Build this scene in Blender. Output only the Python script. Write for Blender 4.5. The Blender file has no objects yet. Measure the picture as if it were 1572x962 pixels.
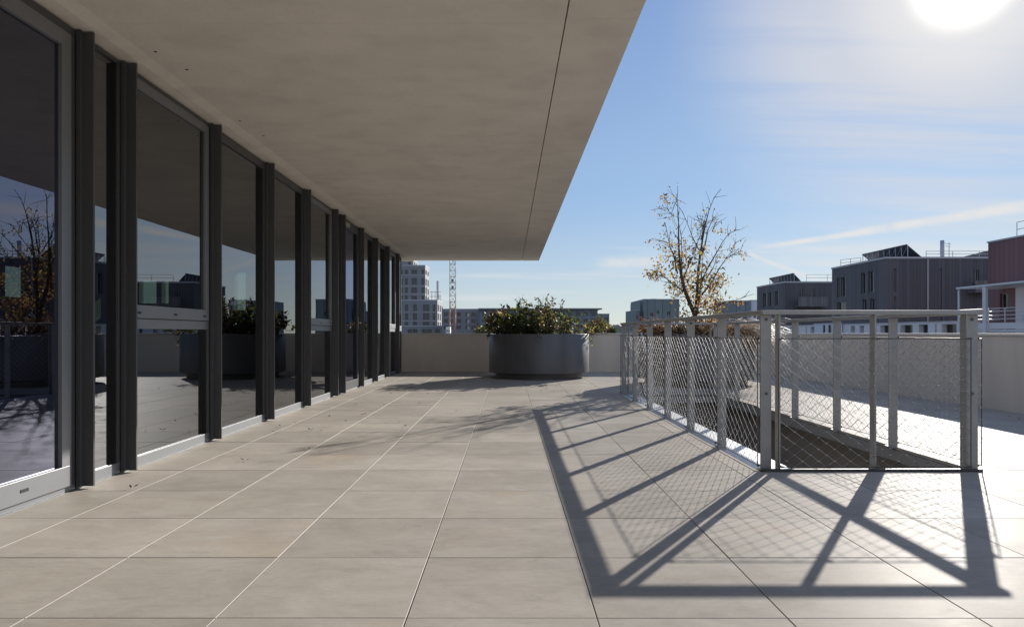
import bpy, math, random
from mathutils import Vector, Matrix
R = random.Random(7)
rad = math.radians
scene = bpy.context.scene
COL = scene.collection

# ------------------------------------------------------------------ camera, sky, sun, exposure
EYE, FPX, CX, CY = 0.896, 1088.0, 781.5, 511.0
SUN_AZ, SUN_EL = rad(32.0), rad(22.0)
SUN_DIR = Vector((math.sin(SUN_AZ) * math.cos(SUN_EL), math.cos(SUN_AZ) * math.cos(SUN_EL), math.sin(SUN_EL)))

cd = bpy.data.cameras.new('camera')
cam = bpy.data.objects.new('camera', cd)
COL.objects.link(cam)
cam.location = (0, 0, EYE)
cam.rotation_euler = (rad(90), 0, 0)
cd.sensor_width = 36.0
cd.lens = FPX / 1572 * 36
cd.shift_x = 4.5 / 1572
cd.shift_y = 30.0 / 1572
cd.clip_start = 0.05
cd.clip_end = 9000
scene.camera = cam

scene.view_settings.view_transform = 'Standard'
scene.view_settings.look = 'None'
scene.view_settings.gamma = 1.0
scene.view_settings.use_curve_mapping = False
scene.view_settings.exposure = 0.72
scene.cycles.use_denoising = True
scene.cycles.max_bounces = 8
scene.cycles.diffuse_bounces = 4
scene.cycles.glossy_bounces = 4
scene.cycles.transparent_max_bounces = 16
scene.cycles.caustics_reflective = True
scene.cycles.blur_glossy = 0.4
scene.cycles.caustics_refractive = False
scene.cycles.sample_clamp_indirect = 4.0

def build_world():
    w = bpy.data.worlds.new('World')
    scene.world = w
    w.use_nodes = True
    nt = w.node_tree
    nt.nodes.clear()
    N, L = nt.nodes.new, nt.links.new
    out = N('ShaderNodeOutputWorld'); bg = N('ShaderNodeBackground')
    bg.inputs['Strength'].default_value = 0.05
    L(bg.outputs[0], out.inputs[0])
    sky = N('ShaderNodeTexSky'); sky.sky_type = 'NISHITA'; sky.sun_disc = False
    sky.sun_elevation = SUN_EL; sky.sun_rotation = SUN_AZ
    sky.air_density = 1.0; sky.dust_density = 0.3; sky.ozone_density = 2.0
    tc = N('ShaderNodeTexCoord')
    nrm = N('ShaderNodeVectorMath'); nrm.operation = 'NORMALIZE'
    L(tc.outputs['Generated'], nrm.inputs[0])
    D = nrm.outputs[0]
    def val(op, a, b=None, c=None, clamp=False):
        n = N('ShaderNodeMath'); n.operation = op; n.use_clamp = clamp
        for i, x in enumerate((a, b, c)):
            if x is None: continue
            if isinstance(x, (int, float)): n.inputs[i].default_value = x
            else: L(x, n.inputs[i])
        return n.outputs[0]
    def dot(v):
        n = N('ShaderNodeVectorMath'); n.operation = 'DOT_PRODUCT'
        L(D, n.inputs[0]); n.inputs[1].default_value = v
        return n.outputs['Value']
    def ramp(x, a, b, lo=0.0, hi=1.0):
        n = N('ShaderNodeMapRange'); n.interpolation_type = 'SMOOTHSTEP'
        L(x, n.inputs[0])
        for i, q in enumerate((a, b, lo, hi)): n.inputs[1 + i].default_value = q
        return n.outputs[0]
    def mix(fac, a, b, blend='MIX'):
        n = N('ShaderNodeMix'); n.data_type = 'RGBA'; n.blend_type = blend
        for sock, x in ((n.inputs[0], fac), (n.inputs[6], a), (n.inputs[7], b)):
            if isinstance(x, (int, float)): sock.default_value = x
            elif isinstance(x, tuple): sock.default_value = x + (1,)
            else: L(x, sock)
        return n.outputs[2]
    def noise(vec, scale, detail=5, rough=0.55):
        n = N('ShaderNodeTexNoise'); n.inputs['Scale'].default_value = scale
        n.inputs['Detail'].default_value = detail; n.inputs['Roughness'].default_value = rough
        L(vec, n.inputs['Vector']); return n.outputs['Fac']
    col = sky.outputs[0]
    # overall grade of the clear sky
    col = mix(1.0, col, SKY_GRADE, 'MULTIPLY')
    sx = N('ShaderNodeSeparateXYZ'); L(D, sx.inputs[0])
    Z = sx.outputs[2]
    # thin even haze over the whole dome: pale at the horizon, clear blue higher up
    haze = mix(ramp(Z, 0.0, 0.20), HAZE[0], HAZE[1])
    haze = mix(ramp(Z, 0.16, 0.50), haze, HAZE[2])
    col = mix(0.68, col, haze)
    # high cirrus plane coordinates
    zz = val('ADD', val('MAXIMUM', Z, 0.0), 0.06)
    cmb = N('ShaderNodeCombineXYZ')
    L(val('DIVIDE', sx.outputs[0], zz), cmb.inputs[0]); L(val('DIVIDE', sx.outputs[1], zz), cmb.inputs[1])
    mp = N('ShaderNodeMapping'); L(cmb.outputs[0], mp.inputs[0])
    mp.inputs['Rotation'].default_value = (0, 0, rad(28)); mp.inputs['Scale'].default_value = (0.16, 1.1, 1)
    streak = noise(mp.outputs[0], 1.6, 7, 0.6)
    mp2 = N('ShaderNodeMapping'); L(cmb.outputs[0], mp2.inputs[0])
    mp2.inputs['Rotation'].default_value = (0, 0, rad(-12)); mp2.inputs['Scale'].default_value = (0.22, 0.62, 1)
    bank = noise(mp2.outputs[0], 1.0, 5, 0.55)
    # veil of thin cirrus around the sun
    ds = dot(tuple(SUN_DIR))
    veil = val('POWER', ramp(ds, math.cos(rad(21)), 1.0), 1.9)
    veil = val('MULTIPLY', veil, ramp(streak, 0.36, 0.62, 0.35, 1.15), clamp=True)
    col = mix(val('MULTIPLY', veil, 0.8, clamp=True), col, VEIL)
    # low cloud streaks near the horizon
    low = val('MULTIPLY', ramp(bank, 0.50, 0.66), val('MULTIPLY', ramp(Z, 0.02, 0.06), ramp(Z, 0.22, 0.12)))
    col = mix(val('MULTIPLY', low, 0.55), col, CLOUD)
    # broad bright sheet added to the unseen sky behind the viewer as fill light
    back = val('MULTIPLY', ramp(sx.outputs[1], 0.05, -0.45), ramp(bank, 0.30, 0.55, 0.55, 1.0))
    col = mix(val('MULTIPLY', back, 0.35), col, REAR_FILL)
    # two vapour trails
    def trail(p, q, width, strength, fade_a, fade_b):
        nonlocal col
        a = Vector(((p[0] - CX) / FPX, 1, (CY - p[1]) / FPX)).normalized()
        b = Vector(((q[0] - CX) / FPX, 1, (CY - q[1]) / FPX)).normalized()
        n = a.cross(b).normalized()
        along = n.cross(a).normalized()
        u = dot(tuple(along)); v = val('ABSOLUTE', val('ADD', dot(tuple(n)), val('MULTIPLY', val('SUBTRACT', streak, 0.5), 0.006)))
        L_ = b.dot(along)
        wv = val('ADD', val('MULTIPLY', val('MAXIMUM', u, 0.0), width[1]), width[0])
        f = ramp(val('DIVIDE', v, wv), 1.0, 0.1)
        f = val('MULTIPLY', f, val('MULTIPLY', ramp(u, fade_a[0] * L_, fade_a[1] * L_), ramp(u, fade_b[1] * L_, fade_b[0] * L_)))
        f = val('MULTIPLY', f, ramp(noise(D, 38.0, 4), 0.2, 0.65, 0.35, 1.0))
        col = mix(val('MULTIPLY', f, strength, clamp=True), col, CLOUD)
    trail((1146, 384), (1572, 317), (0.004, 0.022), 1.0, (-0.02, 0.2), (1.2, 3.0))
    trail((1146, 388), (1240, 424), (0.004, 0.02), 0.8, (-0.02, 0.12), (0.9, 1.4))
    trail((900, 404), (1010, 402), (0.012, 0.03), 0.7, (0.0, 0.4), (0.8, 1.25))
    # the sun itself behind thin cloud
    ga, ge = rad(32.7), rad(22.9)
    dg = dot((math.sin(ga) * math.cos(ge), math.cos(ga) * math.cos(ge), math.sin(ge)))
    glow = val('POWER', ramp(dg, math.cos(rad(9.0)), 1.0), 1.7)
    col = mix(val('MULTIPLY', glow, 0.8), col, GLOW)
    core = val('POWER', ramp(dg, math.cos(rad(4.2)), math.cos(rad(0.6))), 2.2)
    col = mix(core, col, SUNCORE)
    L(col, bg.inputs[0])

SKY_GRADE = (0.66, 0.85, 1.12)
HAZE = ((8.0, 8.6, 8.8), (4.5, 6.5, 9.3), (3.0, 4.65, 8.4))
VEIL = (8.4, 8.5, 9.0)
CLOUD = (9.4, 9.5, 9.6)
REAR_FILL = (9.5, 10.2, 11.4)
GLOW = (10.6, 10.4, 10.2)
SUNCORE = (20.0, 19.5, 18.5)
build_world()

ld = bpy.data.lights.new('sun', 'SUN')
ld.energy = 5.0
ld.angle = rad(0.5)
ld.color = (1.0, 0.945, 0.87)
sun = bpy.data.objects.new('sun', ld)
COL.objects.link(sun)
sun.location = (20, 30, 25)
sun.rotation_euler = SUN_DIR.to_track_quat('Z', 'Y').to_euler()

# ------------------------------------------------------------------ helpers
def gx(x, Y): return (x - CX) / FPX * Y            # plan measurements taken from the survey photograph
def gz(y, Y): return EYE + (CY - y) / FPX * Y
def ydist(x, X): return FPX * X / (x - CX)

class MB:
    """collects geometry of ONE mesh object"""
    def __init__(s): s.v, s.f, s.m = [], [], []
    def face(s, pts, mi=0):
        n = len(s.v); s.v += [tuple(p) for p in pts]; s.f.append(tuple(range(n, n + len(pts)))); s.m.append(mi)
    def box(s, x0, x1, y0, y1, z0, z1, mi=0, skip=''):
        n = len(s.v)
        s.v += [(x0, y0, z0), (x1, y0, z0), (x1, y1, z0), (x0, y1, z0), (x0, y0, z1), (x1, y0, z1), (x1, y1, z1), (x0, y1, z1)]
        for k, q in (('b', (0, 3, 2, 1)), ('t', (4, 5, 6, 7)), ('f', (0, 1, 5, 4)), ('r', (1, 2, 6, 5)), ('k', (2, 3, 7, 6)), ('l', (3, 0, 4, 7))):
            if k in skip: continue
            s.f.append(tuple(n + i for i in q)); s.m.append(mi)
    def tube(s, pts, r, sides=6, mi=0, cap=True):
        pts = [Vector(p) for p in pts]
        if len(pts) < 2: return
        rs = r if isinstance(r, (list, tuple)) else [r] * len(pts)
        rings = []
        ref = None
        for i, p in enumerate(pts):
            d = (pts[min(i + 1, len(pts) - 1)] - pts[max(i - 1, 0)])
            if d.length < 1e-9: d = Vector((0, 0, 1))
            d.normalize()
            if ref is None or abs(ref.dot(d)) > 0.95:
                ref = Vector((0, 0, 1)) if abs(d.z) < 0.9 else Vector((1, 0, 0))
            a = d.cross(ref).normalized(); b = d.cross(a)
            n = len(s.v); rings.append(n)
            for k in range(sides):
                t = 2 * math.pi * k / sides
                s.v.append(tuple(p + (a * math.cos(t) + b * math.sin(t)) * rs[i]))
        for i in range(len(pts) - 1):
            for k in range(sides):
                k2 = (k + 1) % sides
                s.f.append((rings[i] + k, rings[i] + k2, rings[i + 1] + k2, rings[i + 1] + k)); s.m.append(mi)
        if cap:
            s.f.append(tuple(rings[0] + k for k in reversed(range(sides)))); s.m.append(mi)
            s.f.append(tuple(rings[-1] + k for k in range(sides))); s.m.append(mi)
    def lathe(s, prof, seg=96, cx=0, cy=0, mi=0):
        n = len(s.v)
        for (r, z) in prof:
            for k in range(seg):
                t = 2 * math.pi * k / seg
                s.v.append((cx + r * math.cos(t), cy + r * math.sin(t), z))
        for i in range(len(prof) - 1):
            for k in range(seg):
                k2 = (k + 1) % seg
                s.f.append((n + i * seg + k, n + i * seg + k2, n + (i + 1) * seg + k2, n + (i + 1) * seg + k)); s.m.append(mi)
    def leaf(s, p, d, up, ln, wd, mi=0, bend=0.25):
        d = d.normalized(); side = d.cross(up)
        if side.length < 1e-4: side = d.cross(Vector((1, 0.3, 0)))
        side.normalize(); nrm = side.cross(d)
        a = p; t = p + d * ln - nrm * ln * bend
        m = p + d * ln * 0.45
        l = m + side * wd * 0.5 + nrm * wd * 0.22; r = m - side * wd * 0.5 + nrm * wd * 0.22
        n = len(s.v); s.v += [tuple(a), tuple(l), tuple(t), tuple(r), tuple(m)]
        s.f += [(n, n + 4, n + 1), (n + 4, n + 2, n + 1), (n, n + 3, n + 4), (n + 4, n + 3, n + 2)]; s.m += [mi] * 4
    def build(s, name, mats, parent=None, smooth=False, bevel=0.0, loc=None):
        me = bpy.data.meshes.new(name)
        me.from_pydata(s.v, [], s.f)
        if not isinstance(mats, (list, tuple)): mats = [mats]
        for m in mats: me.materials.append(m)
        if len(mats) > 1: me.polygons.foreach_set('material_index', s.m)
        if smooth: me.polygons.foreach_set('use_smooth', [True] * len(me.polygons))
        me.update()
        o = bpy.data.objects.new(name, me); COL.objects.link(o)
        if parent is not None: o.parent = parent
        if loc: o.location = loc
        if bevel:
            b = o.modifiers.new('bevel', 'BEVEL'); b.width = bevel; b.segments = 2; b.limit_method = 'ANGLE'
        return o

def tag(o, label=None, cat=None, group=None, kind=None):
    if label: o['label'] = label
    if cat: o['category'] = cat
    if group: o['group'] = group
    if kind: o['kind'] = kind
    return o

def thing(name, label, cat, loc=(0, 0, 0), rz=0, group=None):
    o = bpy.data.objects.new(name, None); COL.objects.link(o)
    o.location = loc; o.rotation_euler = (0, 0, rz); o.empty_display_size = 0.3
    return tag(o, label, cat, group)

def dup(o, parent=None):
    c = o.copy(); COL.objects.link(c); c.parent = parent
    for ch in list(o.children): dup(ch, c)
    return c

def holed(mb, org, u, v, n, W, H, holes, depth, mi=0, rmi=None):
    """a wall skin with real openings: holes are (u0,u1,v0,v1); reveals go back along -n"""
    org, u, v, n = Vector(org), Vector(u), Vector(v), Vector(n)
    us = sorted({0.0, W} | {min(max(h[0], 0), W) for h in holes} | {min(max(h[1], 0), W) for h in holes})
    vs = sorted({0.0, H} | {min(max(h[2], 0), H) for h in holes} | {min(max(h[3], 0), H) for h in holes})
    for i in range(len(us) - 1):
        for j in range(len(vs) - 1):
            cu, cv = (us[i] + us[i + 1]) / 2, (vs[j] + vs[j + 1]) / 2
            if any(h[0] < cu < h[1] and h[2] < cv < h[3] for h in holes): continue
            mb.face([org + u * a + v * b for a, b in ((us[i], vs[j]), (us[i + 1], vs[j]), (us[i + 1], vs[j + 1]), (us[i], vs[j + 1]))], mi)
    rm = mi if rmi is None else rmi
    for (a, b, c, d) in holes:
        q = [org + u * x + v * y for x, y in ((a, c), (b, c), (b, d), (a, d))]
        for k in range(4):
            p0, p1 = q[k], q[(k + 1) % 4]
            mb.face([p0, p1, p1 - n * depth, p0 - n * depth], rm)

# ------------------------------------------------------------------ materials
def mat(name, base, rough=0.6, metal=0.0, var=0.0, vscale=3.0, vstretch=(1, 1, 1), bump=0.0, bscale=40.0, spec=0.5, dark=None, dscale=1.0, damt=0.0, rvar=0.0, coat=0.0, marks=False):
    m = bpy.data.materials.new(name); m.use_nodes = True
    nt = m.node_tree; N, L = nt.nodes.new, nt.links.new
    b = nt.nodes['Principled BSDF']
    b.inputs['Roughness'].default_value = rough; b.inputs['Metallic'].default_value = metal
    b.inputs['Specular IOR Level'].default_value = spec
    b.inputs['Coat Weight'].default_value = coat
    b.inputs['Base Color'].default_value = tuple(base) + (1,)
    if var or bump or damt or rvar:
        g = N('ShaderNodeNewGeometry')
        mp = N('ShaderNodeMapping'); L(g.outputs['Position'], mp.inputs[0]); mp.inputs['Scale'].default_value = vstretch
        n1 = N('ShaderNodeTexNoise'); n1.inputs['Scale'].default_value = vscale; n1.inputs['Detail'].default_value = 8; n1.inputs['Roughness'].default_value = 0.62
        L(mp.outputs[0], n1.inputs['Vector'])
        c = None
        if var:
            r = N('ShaderNodeMapRange'); L(n1.outputs['Fac'], r.inputs[0])
            r.inputs[1].default_value = 0.25; r.inputs[2].default_value = 0.75; r.inputs[3].default_value = 1 - var; r.inputs[4].default_value = 1 + var
            mm = N('ShaderNodeVectorMath'); mm.operation = 'SCALE'; mm.inputs[0].default_value = tuple(base); L(r.outputs[0], mm.inputs['Scale'])
            c = mm.outputs[0]
        if damt:
            n2 = N('ShaderNodeTexNoise'); n2.inputs['Scale'].default_value = dscale; n2.inputs['Detail'].default_value = 6
            L(mp.outputs[0], n2.inputs['Vector'])
            r2 = N('ShaderNodeMapRange'); L(n2.outputs['Fac'], r2.inputs[0]); r2.inputs[1].default_value = 0.5; r2.inputs[2].default_value = 0.72; r2.inputs[3].default_value = 0; r2.inputs[4].default_value = damt
            mx = N('ShaderNodeMix'); mx.data_type = 'RGBA'; L(r2.outputs[0], mx.inputs[0])
            if c is not None: L(c, mx.inputs[6])
            else: mx.inputs[6].default_value = tuple(base) + (1,)
            mx.inputs[7].default_value = tuple(dark) + (1,)
            c = mx.outputs[2]
        if marks:   # pits, trowel and formwork marks: short dark streaks and pin holes
            for sc_, st_, lo, hi, am in ((9.0, (0.45, 1.5, 1), 0.65, 0.73, 0.40), (34.0, (0.5, 1.4, 1), 0.68, 0.76, 0.6), (0.7, (1, 1, 1), 0.50, 0.75, 0.22)):
                mq = N('ShaderNodeMapping'); L(g.outputs['Position'], mq.inputs[0]); mq.inputs['Scale'].default_value = st_
                nq = N('ShaderNodeTexNoise'); nq.inputs['Scale'].default_value = sc_; nq.inputs['Detail'].default_value = 5; nq.inputs['Roughness'].default_value = 0.7; L(mq.outputs[0], nq.inputs['Vector'])
                rq = N('ShaderNodeMapRange'); L(nq.outputs['Fac'], rq.inputs[0]); rq.inputs[1].default_value = lo; rq.inputs[2].default_value = hi; rq.inputs[3].default_value = 0; rq.inputs[4].default_value = am
                mx2 = N('ShaderNodeMix'); mx2.data_type = 'RGBA'; L(rq.outputs[0], mx2.inputs[0]); L(c, mx2.inputs[6]); mx2.inputs[7].default_value = tuple(q * 0.62 for q in base) + (1,)
                c = mx2.outputs[2]
        if c is not None: L(c, b.inputs['Base Color'])
        if rvar:
            r3 = N('ShaderNodeMapRange'); L(n1.outputs['Fac'], r3.inputs[0]); r3.inputs[1].default_value = 0.3; r3.inputs[2].default_value = 0.7
            r3.inputs[3].default_value = rough - rvar; r3.inputs[4].default_value = rough + rvar; L(r3.outputs[0], b.inputs['Roughness'])
        if bump:
            n3 = N('ShaderNodeTexNoise'); n3.inputs['Scale'].default_value = bscale; n3.inputs['Detail'].default_value = 5
            L(g.outputs['Position'], n3.inputs['Vector'])
            bp = N('ShaderNodeBump'); bp.inputs['Strength'].default_value = bump; bp.inputs['Distance'].default_value = 0.01
            L(n3.outputs['Fac'], bp.inputs['Height']); L(bp.outputs[0], b.inputs['Normal'])
    return m

def tile_mat():
    m = bpy.data.materials.new('terrace_tile'); m.use_nodes = True
    nt = m.node_tree; N, L = nt.nodes.new, nt.links.new
    b = nt.nodes['Principled BSDF']
    g = N('ShaderNodeNewGeometry')
    off = N('ShaderNodeVectorMath'); off.operation = 'SUBTRACT'; L(g.outputs['Position'], off.inputs[0]); off.inputs[1].default_value = (TX0, TY0, 0)
    dv = N('ShaderNodeVectorMath'); dv.operation = 'DIVIDE'; L(off.outputs[0], dv.inputs[0]); dv.inputs[1].default_value = (0.6, 0.6, 50)
    fl = N('ShaderNodeVectorMath'); fl.operation = 'FLOOR'; L(dv.outputs[0], fl.inputs[0])
    wn = N('ShaderNodeTexWhiteNoise'); wn.noise_dimensions = '3D'; L(fl.outputs[0], wn.inputs['Vector'])
    # per-tile shift of the marbling so that no two slabs carry the same pattern
    ad = N('ShaderNodeVectorMath'); ad.operation = 'MULTIPLY_ADD'; L(wn.outputs['Color'], ad.inputs[0]); ad.inputs[1].default_value = (9, 9, 9); L(g.outputs['Position'], ad.inputs[2])
    mp = N('ShaderNodeMapping'); L(ad.outputs[0], mp.inputs[0]); mp.inputs['Scale'].default_value = (1.0, 1.5, 1)
    n1 = N('ShaderNodeTexNoise'); n1.inputs['Scale'].default_value = 2.6; n1.inputs['Detail'].default_value = 9; n1.inputs['Roughness'].default_value = 0.66; n1.inputs['Distortion'].default_value = 0.6
    L(mp.outputs[0], n1.inputs['Vector'])
    n2 = N('ShaderNodeTexNoise'); n2.inputs['Scale'].default_value = 0.8; n2.inputs['Detail'].default_value = 4; L(g.outputs['Position'], n2.inputs['Vector'])
    n4 = N('ShaderNodeTexNoise'); n4.inputs['Scale'].default_value = 7.0; n4.inputs['Detail'].default_value = 7; n4.inputs['Roughness'].default_value = 0.7
    mp4 = N('ShaderNodeMapping'); L(ad.outputs[0], mp4.inputs[0]); mp4.inputs['Scale'].default_value = (0.6, 2.0, 1); L(mp4.outputs[0], n4.inputs['Vector'])
    rp = N('ShaderNodeValToRGB'); L(n1.outputs['Fac'], rp.inputs[0])
    e = rp.color_ramp.elements
    e[0].position = 0.28; e[0].color = (0.300, 0.274, 0.238, 1); e[1].position = 0.72; e[1].color = (0.40, 0.370, 0.330, 1)
    def mapr(x, a, bb, lo, hi):
        r = N('ShaderNodeMapRange'); L(x, r.inputs[0])
        for i, q in enumerate((a, bb, lo, hi)): r.inputs[1 + i].default_value = q
        return r.outputs[0]
    def mul(a, bb):
        n = N('ShaderNodeMath'); n.operation = 'MULTIPLY'; L(a, n.inputs[0]); L(bb, n.inputs[1]); return n.outputs[0]
    k = mul(mul(mapr(wn.outputs['Value'], 0, 1, 0.91, 1.07), mapr(n2.outputs['Fac'], 0.3, 0.7, 0.93, 1.06)), mapr(n4.outputs['Fac'], 0.55, 0.78, 1.0, 0.82))
    sc = N('ShaderNodeVectorMath'); sc.operation = 'SCALE'; L(rp.outputs[0], sc.inputs[0]); L(k, sc.inputs['Scale'])
    n6 = N('ShaderNodeTexNoise'); n6.inputs['Scale'].default_value = 45; n6.inputs['Detail'].default_value = 6; n6.inputs['Roughness'].default_value = 0.75
    mp6 = N('ShaderNodeMapping'); L(ad.outputs[0], mp6.inputs[0]); mp6.inputs['Scale'].default_value = (0.45, 1.3, 1); L(mp6.outputs[0], n6.inputs['Vector'])
    n7 = N('ShaderNodeTexNoise'); n7.inputs['Scale'].default_value = 16; n7.inputs['Detail'].default_value = 5; n7.inputs['Roughness'].default_value = 0.7; n7.inputs['Distortion'].default_value = 1.5; L(ad.outputs[0], n7.inputs['Vector'])
    k = mul(mul(k, mapr(n6.outputs['Fac'], 0.3, 0.7, 0.93, 1.07)), mapr(n7.outputs['Fac'], 0.60, 0.76, 1.0, 0.80))
    L(k, sc.inputs['Scale'])
    # faint rust-coloured stains
    n5 = N('ShaderNodeTexNoise'); n5.inputs['Scale'].default_value = 0.9; n5.inputs['Detail'].default_value = 3; L(ad.outputs[0], n5.inputs['Vector'])
    mx = N('ShaderNodeMix'); mx.data_type = 'RGBA'; L(mapr(n5.outputs['Fac'], 0.62, 0.74, 0, 0.3), mx.inputs[0]); L(sc.outputs[0], mx.inputs[6]); mx.inputs[7].default_value = (0.40, 0.30, 0.20, 1)
    L(mx.outputs[2], b.inputs['Base Color'])
    L(mapr(n1.outputs['Fac'], 0.3, 0.7, 0.42, 0.52), b.inputs['Roughness'])
    b.inputs['Specular IOR Level'].default_value = 0.006
    n3 = N('ShaderNodeTexNoise'); n3.inputs['Scale'].default_value = 60; n3.inputs['Detail'].default_value = 4; L(g.outputs['Position'], n3.inputs['Vector'])
    bp = N('ShaderNodeBump'); bp.inputs['Strength'].default_value = 0.06; bp.inputs['Distance'].default_value = 0.004; L(n3.outputs['Fac'], bp.inputs['Height']); L(bp.outputs[0], b.inputs['Normal'])
    return m

def glass_mat(name, tint, ior, glossy=(0.95, 0.96, 1.0)):
    m = bpy.data.materials.new(name); m.use_nodes = True
    nt = m.node_tree; nt.nodes.clear(); N, L = nt.nodes.new, nt.links.new
    out = N('ShaderNodeOutputMaterial'); mx = N('ShaderNodeMixShader'); tr = N('ShaderNodeBsdfTransparent'); gl = N('ShaderNodeBsdfGlossy'); fr = N('ShaderNodeFresnel')
    tr.inputs[0].default_value = tuple(tint) + (1,); gl.inputs[0].default_value = tuple(glossy) + (1,); gl.inputs['Roughness'].default_value = 0.0
    fr.inputs['IOR'].default_value = ior
    g = N('ShaderNodeNewGeometry'); n = N('ShaderNodeTexNoise'); n.inputs['Scale'].default_value = 0.9; n.inputs['Detail'].default_value = 1; L(g.outputs['Position'], n.inputs['Vector'])
    bp = N('ShaderNodeBump'); bp.inputs['Strength'].default_value = 0.05; bp.inputs['Distance'].default_value = 0.02; L(n.outputs['Fac'], bp.inputs['Height']); L(bp.outputs[0], gl.inputs['Normal'])
    L(fr.outputs[0], mx.inputs[0]); L(tr.outputs[0], mx.inputs[1]); L(gl.outputs[0], mx.inputs[2]); L(mx.outputs[0], out.inputs[0])
    return m

def leaf_mat(name, col, trans=0.5):
    m = bpy.data.materials.new(name); m.use_nodes = True
    nt = m.node_tree; nt.nodes.clear(); N, L = nt.nodes.new, nt.links.new
    out = N('ShaderNodeOutputMaterial'); mx = N('ShaderNodeMixShader'); d = N('ShaderNodeBsdfPrincipled'); t = N('ShaderNodeBsdfTranslucent')
    d.inputs['Base Color'].default_value = tuple(col) + (1,); d.inputs['Roughness'].default_value = 0.5
    t.inputs[0].default_value = tuple(min(1, c * 1.25) for c in col) + (1,)
    mx.inputs[0].default_value = trans
    L(d.outputs[0], mx.inputs[1]); L(t.outputs[0], mx.inputs[2]); L(mx.outputs[0], out.inputs[0])
    return m

def clad_mat(name, base, pitch=0.35, rough=0.6, axis='XY', amt=0.18):
    """ribbed cladding: vertical boards of slightly different tone"""
    m = bpy.data.materials.new(name); m.use_nodes = True
    nt = m.node_tree; N, L = nt.nodes.new, nt.links.new
    b = nt.nodes['Principled BSDF']; b.inputs['Roughness'].default_value = rough
    g = N('ShaderNodeNewGeometry'); s = N('ShaderNodeSeparateXYZ'); L(g.outputs['Position'], s.inputs[0])
    a = N('ShaderNodeMath'); a.operation = 'ADD'; L(s.outputs[0], a.inputs[0]); L(s.outputs[1], a.inputs[1])
    d = N('ShaderNodeMath'); d.operation = 'DIVIDE'; L(a.outputs[0], d.inputs[0]); d.inputs[1].default_value = pitch
    f = N('ShaderNodeMath'); f.operation = 'FLOOR'; L(d.outputs[0], f.inputs[0])
    wn = N('ShaderNodeTexWhiteNoise'); wn.noise_dimensions = '1D'; L(f.outputs[0], wn.inputs['W'])
    fr = N('ShaderNodeMath'); fr.operation = 'FRACT'; L(d.outputs[0], fr.inputs[0])
    gt = N('ShaderNodeMath'); gt.operation = 'GREATER_THAN'; L(fr.outputs[0], gt.inputs[0]); gt.inputs[1].default_value = 0.12
    r = N('ShaderNodeMapRange'); L(wn.outputs['Value'], r.inputs[0]); r.inputs[3].default_value = 1 - amt; r.inputs[4].default_value = 1 + amt
    r2 = N('ShaderNodeMapRange'); L(gt.outputs[0], r2.inputs[0]); r2.inputs[3].default_value = 0.6; r2.inputs[4].default_value = 1
    mu = N('ShaderNodeMath'); mu.operation = 'MULTIPLY'; L(r.outputs[0], mu.inputs[0]); L(r2.outputs[0], mu.inputs[1])
    sc = N('ShaderNodeVectorMath'); sc.operation = 'SCALE'; sc.inputs[0].default_value = tuple(base); L(mu.outputs[0], sc.inputs['Scale'])
    L(sc.outputs[0], b.inputs['Base Color'])
    return m

TX0, TY0 = 0.277, 2.232 - 0.6 * 20
M = {}
M['tile'] = tile_mat()
M['tileedge'] = mat('tile_edge', (0.38, 0.355, 0.315), 0.7, var=0.08, vscale=6)
M['joint'] = mat('joint_bed', (0.03, 0.028, 0.026), 0.9)
M['concrete'] = mat('soffit_concrete', (0.70, 0.648, 0.578), 0.8, var=0.09, vscale=1.5, vstretch=(1.0, 1.3, 1), bump=0.35, bscale=25, dark=(0.51, 0.47, 0.415), dscale=2.6, damt=0.4, marks=True)
M['render'] = mat('wall_render', (0.64, 0.56, 0.465), 0.85, var=0.09, vscale=2.2, vstretch=(1.6, 1.6, 0.3), bump=0.15, bscale=120, dark=(0.52, 0.47, 0.41), dscale=0.7, damt=0.3)
M['coping'] = mat('coping', (0.62, 0.57, 0.50), 0.6, var=0.05, vscale=2)
M['fin'] = mat('fin_paint', (0.066, 0.067, 0.070), 0.42, metal=0.0, var=0.06, vscale=6, vstretch=(3, 3, 0.4))
M['jamb'] = mat('jamb_paint', (0.085, 0.085, 0.085), 0.42, metal=0.2)
M['alu'] = mat('anodised_frame', (0.25, 0.257, 0.27), 0.45, metal=0.6, var=0.04, vscale=5)
M['black'] = mat('black_gasket', (0.012, 0.012, 0.013), 0.6)
M['glass'] = glass_mat('facade_glass', (0.20, 0.22, 0.21), 2.45, (0.92, 0.95, 1.0))
M['doorglass'] = glass_mat('door_glass', (0.18, 0.20, 0.23), 2.35, (0.72, 0.76, 1.0))
M['backglass'] = glass_mat('green_glass', (0.45, 0.62, 0.50), 1.5)
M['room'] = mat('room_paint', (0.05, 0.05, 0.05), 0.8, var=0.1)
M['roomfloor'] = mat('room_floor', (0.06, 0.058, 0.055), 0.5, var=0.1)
M['galv'] = mat('galvanised_steel', (0.33, 0.325, 0.315), 0.5, metal=0.35, var=0.10, vscale=9, dark=(0.22, 0.215, 0.21), dscale=5, damt=0.4)
M['wire'] = mat('steel_wire', (0.19, 0.185, 0.18), 0.5, metal=0.3)
M['cable'] = mat('border_cable', (0.12, 0.11, 0.10), 0.5, metal=0.5)
M['zinc'] = mat('zinc_flashing', (0.58, 0.59, 0.60), 0.35, metal=0.5, var=0.08, vscale=4)
M['wellwall'] = mat('well_wall', (0.25, 0.23, 0.21), 0.85, var=0.06, vscale=2, bump=0.1)
M['fascia'] = mat('well_fascia', (0.30, 0.30, 0.295), 0.7, var=0.06, vscale=3)
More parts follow.
